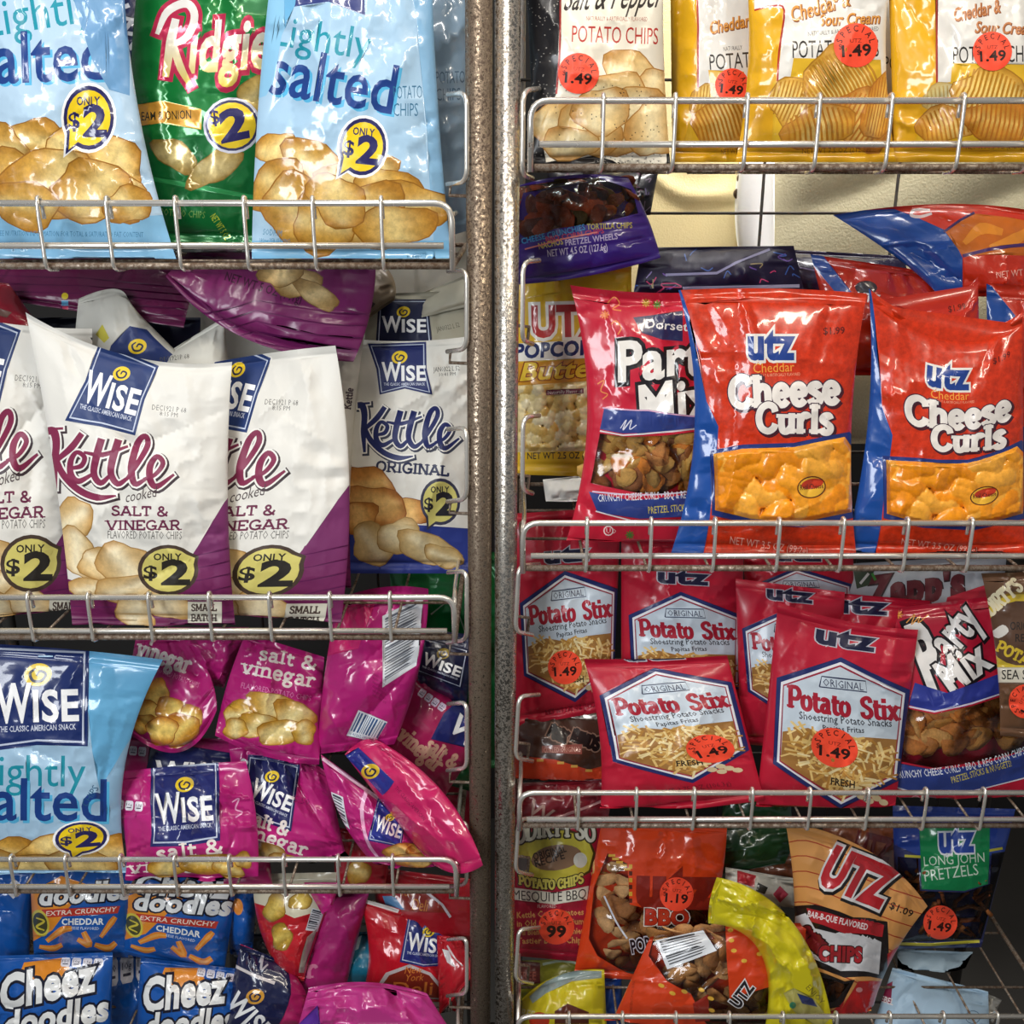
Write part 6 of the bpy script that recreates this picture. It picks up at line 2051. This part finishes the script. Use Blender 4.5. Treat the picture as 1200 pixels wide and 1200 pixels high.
# left rack, bottom shelf
g = dict(base=BLU, group='blue cheese puff bags', cell=3.2, ref=CARD2, mat=M_GLOSS)
PB = ('cheese_puff_bag', 'snack bag')
B(*PB, 'blue cheese puff bag upright under the light blue bag, left of the cheddar one', [(34, 1006), (160, 1003), (150, 1122), (40, 1122)], .09, lambda A: art_puffs(A, False), **g, seed=80)
B(*PB, 'blue cheddar cheese puff bag upright under the front magenta bag', [(148, 1016), (280, 1022), (262, 1144), (146, 1118)], .085, art_puffs, **g, seed=83)
B(*PB, 'blue cheese puff bag cut by the left edge, beside the upright ones', [(-70, 1010), (38, 1020), (34, 1140), (-70, 1140)], .10, lambda A: A.poly([(80, 10), (92, 20), (80, 32), (70, 24)], '#e6e8f0'), **g, seed=86)
B(*PB, 'blue cheese puff bag turned edgewise, right of the cheddar one', [(258, 1030), (302, 1030), (296, 1122), (270, 1118)], .11, art_blue_side, **g, seed=89)
B(*PB, 'blue cheese puff bag low at left with large white lettering', [(-4, 1120), (132, 1116), (130, 1236), (-10, 1240)], .045, art_puffs_low, **g, seed=92)
B(*PB, 'blue cheese puff bag low, right of the large lettered one at the bottom left', [(165, 1122), (285, 1136), (272, 1245), (158, 1240)], .05, art_puffs_low, **g, seed=95)
B(*PB, 'blue cheese puff bag squeezed between the two low lettered ones', [(120, 1118), (180, 1116), (172, 1236), (118, 1236)], .105, lambda A: calories(A, 4, 6, 3, 26, -6), **g, seed=98)
B(*PC, 'cream and red chip bag hanging nose down between blue and magenta bags', [(296, 1024), (402, 1022), (356, 1150), (336, 1148)], .075, art_cream_red, base='#c21f2a', cell=3.2, bow=[(0, 0), (-6, 8), (0, 0), (-10, 8)], seed=101)
B(*PC, 'long narrow magenta chip bag standing slanted left of the red deli bag', [(376, 1046), (434, 1040), (400, 1180), (338, 1176)], .085, art_long_mag, base='#a3246a', cell=4, group='magenta salt and vinegar bags', seed=104)
B(*PC, 'small folded magenta chip bag tip above the long slanted magenta bag', [(356, 1034), (398, 1034), (390, 1062), (378, 1072)], .06, None, base=MAG, cell=4, d=.012, group='magenta salt and vinegar bags')
B(*PC, 'teal chip bag peeking out left of the red deli style bag', [(402, 1092), (452, 1092), (446, 1166), (388, 1166)], .11, lambda A: A.poly([(416, 1100), (424, 1096), (420, 1112), (412, 1116)], '#c8dce4'), base='#136f8c', cell=4)
B(*PC, 'red deli style kettle chip bag with a navy panel and an arch emblem', [(420, 1052), (532, 1082), (540, 1196), (416, 1190)], .085, art_deli, base='#c41a2a', cell=3, bow=[(0, 0), (-6, 0), (0, 0), (14, 0)], group='deli style bags', seed=110)
B(*PC, 'red deli style chip bag behind, directly under the third left shelf corner', [(436, 1016), (552, 1030), (566, 1120), (446, 1112)], .12, art_deli_back, base='#a01824', cell=4, group='deli style bags', seed=113)
B(*PC, 'small red chip bag corner sticking out beside the brown post at the bottom', [(512, 1096), (540, 1098), (558, 1140), (515, 1190)], .06, lambda A: (A.line([(524, 1108), (542, 1132)], 2, '#e0c8c8'), A.poly([(518, 1112), (526, 1114), (534, 1134), (524, 1128)], '#e8e0e0')), base='#c0202c', cell=3.4, d=.012)
B(*PC, 'magenta chip bag with dark navy panel rotated, under the cream and red bag', [(282, 1106), (334, 1128), (360, 1222), (256, 1228)], .05, art_dark_wise, base='#a8205e', cell=3.2, bow=[(0, 0), (16, 0), (0, 0), (0, 0)], group='magenta salt and vinegar bags', seed=119)
B(*PC, 'black chip bag wedged behind the edgewise blue bag at the bottom left', [(268, 1096), (330, 1092), (334, 1150), (270, 1150)], .125, lambda A: A.ell(299, 1132, 10, 6, '#7a6a30'), base='#14141c', cell=5)
B(*PC, 'magenta chip bag lowest in front of the red deli style bag', [(362, 1158), (500, 1164), (556, 1250), (336, 1250)], .02, art_mag_bottom, base='#c23688', cell=3.2, bow=[(0, -10), (0, 0), (0, 0), (0, 0)], group='magenta salt and vinegar bags', wr=2.0, lean=.015, seed=125)

# right rack, top shelf
B(*PC, 'black and cream salt and pepper chip bag with a price sticker', [(612, -60), (778, -60), (786, 196), (622, 196)], .045, art_pepper, base='#19171a', bow=[(0, 0), (-4, 0), (0, 0), (4, 0)], mat=M_SHEEN, seed=131)
g = dict(base=YEL, group='yellow cheddar chip bags', mat=M_GLOSS)
B(*PC, 'yellow cheddar and sour cream chip bag, middle one with full price sticker', [(872, -60), (1046, -60), (1050, 190), (862, 190)], .035, art_cheddar, **g, bow=[(0, 0), (-10, 0), (0, 0), (10, 0)], seed=134)
B(*PC, 'yellow cheddar chip bag half hidden, right of the salt and pepper bag', [(785, -60), (905, -60), (895, 190), (788, 190)], .095, art_cheddar_left, **g, seed=137)
B(*PC, 'yellow cheddar and sour cream chip bag at the right edge of the picture', [(1040, -60), (1225, -60), (1225, 190), (1048, 190)], .045, art_cheddar_right, **g, seed=140)
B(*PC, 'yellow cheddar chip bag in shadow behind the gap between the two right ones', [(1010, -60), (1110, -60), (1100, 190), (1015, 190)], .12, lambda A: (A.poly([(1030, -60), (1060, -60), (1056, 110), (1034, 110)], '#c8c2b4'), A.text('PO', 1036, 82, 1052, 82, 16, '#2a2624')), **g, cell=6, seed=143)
# right rack, second shelf
B('party_mix_bag', 'snack bag', 'purple snack mix bag with clear brown window lying above the popcorn bag', [(606, 218), (736, 208), (774, 302), (596, 334)], .13, art_mix_up, base='#3a1f78', bow=[(0, -8), (4, 0), (0, 6), (0, 0)], seed=150)
B('party_mix_bag', 'snack bag', 'black squiggle printed snack bag under the top right shelf near the post', [(640, 196), (772, 197), (762, 252), (650, 262)], .21, art_dark_spots, base='#17121f', cell=5)
B('popcorn_bag', 'popcorn bag', 'yellow butter popcorn bag standing beside the right post', [(604, 312), (740, 308), (740, 560), (604, 556)], .175, art_popcorn, base='#dfb62c', back='#e0c070', lean=.02, seed=156)
B('party_mix_bag', 'snack bag', 'red party mix bag between the popcorn and the cheese curls', [(668, 334), (850, 340), (850, 648), (660, 645)], .075, art_party, base='#c8203a', bow=[(0, 6), (0, 0), (0, 8), (24, 0)], seed=159)
QC, BC = [(795, 340), (1016, 344), (1004, 655), (785, 652)], [(0, -4), (-12, 0), (0, 0), (24, 0)]
CC = ('cheese_curl_bag', 'snack bag')
B(*CC, 'red cheese curl bag with straight top, left of its twin on the second right shelf', QC, .03, art_curls, base='#cc2c14', back='#d88020', bow=BC, group='cheese curl bags', seed=162, lean=.04)
B(*CC, 'red cheese curl bag with sagging creased top, right of its twin', [(1018, 338), (1198, 366), (1200, 652), (988, 652)], .04, art_curls, base='#cc2c14', back='#d88020', ref=QC, refbow=BC, bow=[(6, 34), (0, 0), (0, 0), (14, 0)], group='cheese curl bags', seed=165, lean=.04)
B(*CC, 'red and blue cheese curl bag lying on top at right under the yellow bags', [(976, 252), (1225, 250), (1220, 350), (1100, 346)], .16, art_curls_lying, base='#c8301a', bow=[(10, -12), (0, 0), (0, 0), (14, 4)], group='cheese curl bags', lean=.05, seed=168)
B(*CC, 'red cheese curl bag with torn open top behind the sagging one', [(1032, 342), (1146, 324), (1150, 520), (1030, 520)], .095, lambda A: A.text('$1.99', 1112, 366, 1132, 362, 7, '#5a1410', bold=.02, res=2), base='#c42c1a', bow=[(10, 18), (0, 0), (0, 0), (0, 0)], group='cheese curl bags', cell=4, seed=171)
B(*CC, 'red and blue cheese curl bag cut by the right edge of the picture', [(1156, 332), (1290, 340), (1285, 640), (1160, 640)], .10, art_curls_right, base='#c8321c', group='cheese curl bags', cell=4, seed=174)
B(*CC, 'red cheese curl bag tipped back, deep behind the two standing ones', [(950, 298), (1100, 320), (1130, 440), (985, 440)], .15, art_curls_back, base='#a82418', group='cheese curl bags', cell=4, seed=177)
B('party_mix_bag', 'snack bag', 'dark purple snack mix bag lying behind the red party mix bag', [(752, 290), (930, 288), (945, 352), (742, 346)], .16, art_purple_mix, base='#160c2e', lean=.02, cell=3.6, mat=M_MATTE, seed=180)
B('party_mix_bag', 'snack bag', 'dark purple snack bag lying deepest, right of the other purple one', [(880, 290), (1060, 300), (1070, 360), (890, 350)], .22, lambda A: A.line([(920, 310), (960, 318), (1000, 330)], 2, '#5a4a70'), base='#1c1236', cell=5, seed=183)
B('paper_bag', 'paper bag', 'small plain white paper packet lying behind the popcorn bag on the shelf floor', [(636, 562), (694, 556), (698, 586), (640, 590)], .215, None, base='#eae8e4', mat=M_MATTE, cell=5, d=.012)
# right rack, third shelf
g = dict(base=RED, group='shoestring potato bags', mat=M_SHEEN)
QS = [(600, 602), (728, 594), (718, 832), (604, 852)]
SB = ('potato_stick_bag', 'snack bag')
B(*SB, 'red shoestring potato bag leftmost by the post, full sticker on its window', QS, .115, stix_sticker(662, 782, 20), **g, seed=190)
B(*SB, 'red shoestring potato bag standing behind the front tilted one', [(728, 624), (872, 634), (866, 850), (728, 852)], .11, stix_sticker(672, 794, 20), **g, ref=QS, seed=193)
B(*SB, 'red shoestring potato bag in front with curved top, leaning out over the shelf rail', [(684, 772), (852, 768), (896, 938), (702, 962)], .03, stix_sticker(692, 778, 19, -12), **g, ref=[(603, 660), (727, 654), (722, 850), (606, 868)], bow=[(0, 2), (0, 0), (0, 0), (10, 0)], lean=.06, seed=196)
B(*SB, 'red shoestring potato bag standing half hidden left of the large front one', [(862, 678), (990, 694), (980, 880), (868, 872)], .085, art_stix, **g, ref=[(603, 640), (727, 634), (718, 848), (604, 866)], seed=199)
B(*SB, 'large red shoestring potato bag with dark lettering logo above its window', [(912, 706), (1076, 738), (1046, 968), (884, 962)], .035, stix_sticker(664, 762, 20), **g, ref=[(603, 634), (727, 628), (718, 830), (604, 852)], bow=[(0, 6), (0, 0), (0, 0), (0, 0)], seed=202)
B(*SB, 'red shoestring potato bag at the back, only its white pointed window top showing', [(872, 640), (1000, 644), (1000, 800), (872, 800)], .15, art_stix, **g, ref=[(603, 640), (727, 634), (718, 848), (604, 866)], cell=4, seed=205)
B(*SB, 'red shoestring potato bag peeking out directly behind the large logo bag', [(922, 690), (1090, 704), (1076, 920), (925, 920)], .09, art_stix, **g, ref=[(603, 640), (727, 634), (718, 848), (604, 866)], cell=4, seed=208)
B(*PC, 'grey white chip bag lying at the back with dark maroon lettering', [(970, 662), (1180, 650), (1170, 740), (985, 740)], .16, art_zapps, base='#9ba1a9', mat=M_MATTE, cell=4, seed=211)
B('party_mix_bag', 'snack bag', 'red party mix bag with clear window, right of the large shoestring potato bag', [(1054, 712), (1235, 690), (1240, 945), (1022, 968)], .055, art_party_low, base='#b81c36', bow=[(0, 0), (0, 0), (0, 6), (-6, 0)], seed=214)
B(*PC, 'brown sea salt chip bag with gold round emblem at the right edge', [(1150, 672), (1272, 668), (1275, 870), (1172, 862)], .022, art_dirty_salt, base='#6a4a34', bow=[(0, 0), (0, 0), (0, 0), (6, 0)], lean=.02, d=.014, db=.006, seed=217)
B('pork_rind_bag', 'snack bag', 'brown pork rind bag with orange bottom lying low below the leftmost shoestring bag', [(598, 818), (730, 828), (716, 926), (604, 922)], .09, art_rinds_dark, base='#43291f', lean=.05, cell=3.4, seed=220)
B(*PC, 'dark red chip bag lying behind the third right shelf front, beside the post', [(600, 918), (722, 912), (712, 962), (600, 960)], .06, art_dark_w, base='#6a1420', cell=4, d=.012, seed=223)
# right rack, bottom shelf
B(*PC, 'crimson mesquite barbecue chip bag with yellow emblem, beside the right post', [(602, 958), (704, 962), (692, 1128), (602, 1120)], .115, art_mesquite, base='#a81c36', mat=M_SHEEN, seed=230, cell=3)
PR = ('pork_rind_bag', 'snack bag')
B(*PR, 'orange barbecue pork rind bag with clear window, upright beside the mesquite bag', [(706, 958), (852, 966), (808, 1152), (672, 1144)], .10, art_rinds, base='#d8421a', bow=[(0, 0), (10, 0), (0, 0), (0, 0)], seed=233)
B(*PR, 'orange pork rind bag lying low with a white nutrition table', [(762, 1098), (945, 1082), (936, 1228), (706, 1222)], .04, art_rinds_low, base='#d2401a', bow=[(0, -6), (0, 0), (0, 0), (0, 0)], lean=.02, seed=236)
B(*PC, 'bright yellow chip bag bent over between orange pork rinds and corn chips', [(830, 1082), (840, 1028), (978, 1216), (892, 1224)], .022, art_yellow, base='#d6c81e', bow=[(-3, 0), (24, -36), (0, 0), (32, -32)], wr=2.4, d=.02, ts=.03, seed=239)
B('corn_chip_bag', 'snack bag', 'peach and red barbecue corn chip bag tilted beside the yellow one', [(920, 962), (1087, 1062), (1016, 1222), (918, 1196)], .055, art_corn, base='#dd9c58', bow=[(16, -14), (-14, -2), (0, 0), (12, 0)], seed=242)
B('pretzel_bag', 'snack bag', 'clear pretzel bag with blue top and green label behind the corn chips', [(1046, 944), (1190, 948), (1150, 1110), (1050, 1112)], .11, art_pretzel, base='#2a2f5c', seed=245, cell=3)
B(*PC, 'pale blue chip bag lying low in front at the bottom right', [(1046, 1134), (1158, 1162), (1160, 1225), (1018, 1218)], .06, art_paleblue, base='#a9c6de', mat=M_MATTE, lean=.06, seed=248)
B(*PC, 'grey blue chip bag lying under the pretzel bag, behind the pale blue one', [(1052, 1112), (1140, 1116), (1128, 1152), (1050, 1150)], .125, None, base='#8fa3b0', mat=M_MATTE, cell=4, d=.016, seed=251)
B(*PC, 'small grey foil chip bag corner right of the pale blue one at the bottom', [(1148, 1160), (1174, 1172), (1164, 1192), (1146, 1196)], .10, None, base='#b8b4aa', mat=M_FOIL, cell=4, d=.008, seed=254)
B(*PC, 'yellow chip bag with a grey seal lying low beside the right post', [(612, 1170), (708, 1136), (712, 1222), (606, 1222)], .06, art_yellow_low, base='#c8b822', bow=[(-6, -10), (0, 0), (0, 0), (0, 0)], seed=257)
B(*PC, 'olive and dark red chip bag lying just under the mesquite bag', [(602, 1126), (706, 1122), (706, 1172), (604, 1172)], .115, art_green_red, base='#7a7a24', cell=4, d=.014, seed=260)
B(*PC, 'blue chip bag tucked between the low yellow bag and the orange pork rinds', [(694, 1150), (728, 1140), (732, 1222), (690, 1222)], .085, lambda A: A.line([(694, 1164), (712, 1188)], 2, '#6a90c8', smooth=3), base='#173f8c', cell=4, d=.014, seed=263)
B(*PC, 'white and red chip bag lying behind the bent yellow bag', [(850, 1016), (935, 1030), (930, 1064), (850, 1054)], .13, art_whitered, base='#cfccc0', cell=4, d=.014, seed=266)
B(*PC, 'dark green chip bag deep in shadow behind the orange pork rind bag', [(840, 970), (940, 965), (920, 1012), (846, 1024)], .17, None, base='#173a1c', cell=5, d=.016, seed=269)
B(*PC, 'brown chip bag lying deep between the dark green bag and the corn chips', [(876, 1002), (944, 998), (946, 1044), (880, 1040)], .2, None, base='#6a3a24', cell=5, d=.014, seed=272)
B(*PC, 'brown and red chip bag behind the corn chips, left of the pretzel bag', [(962, 958), (1052, 966), (1052, 1060), (975, 1040)], .16, lambda A: A.text('UTZ', 1000, 1000, 1040, 1010, 26, '#6a1a18', bold=.1), base='#8a4a2c', cell=5, seed=275)
B(*PC, 'dark green chip bag lying behind the third right shelf front rail', [(850, 918), (925, 908), (928, 962), (845, 966)], .075, None, base='#16401f', cell=5, d=.012, seed=278)

for b in BAGS:
    b.build()
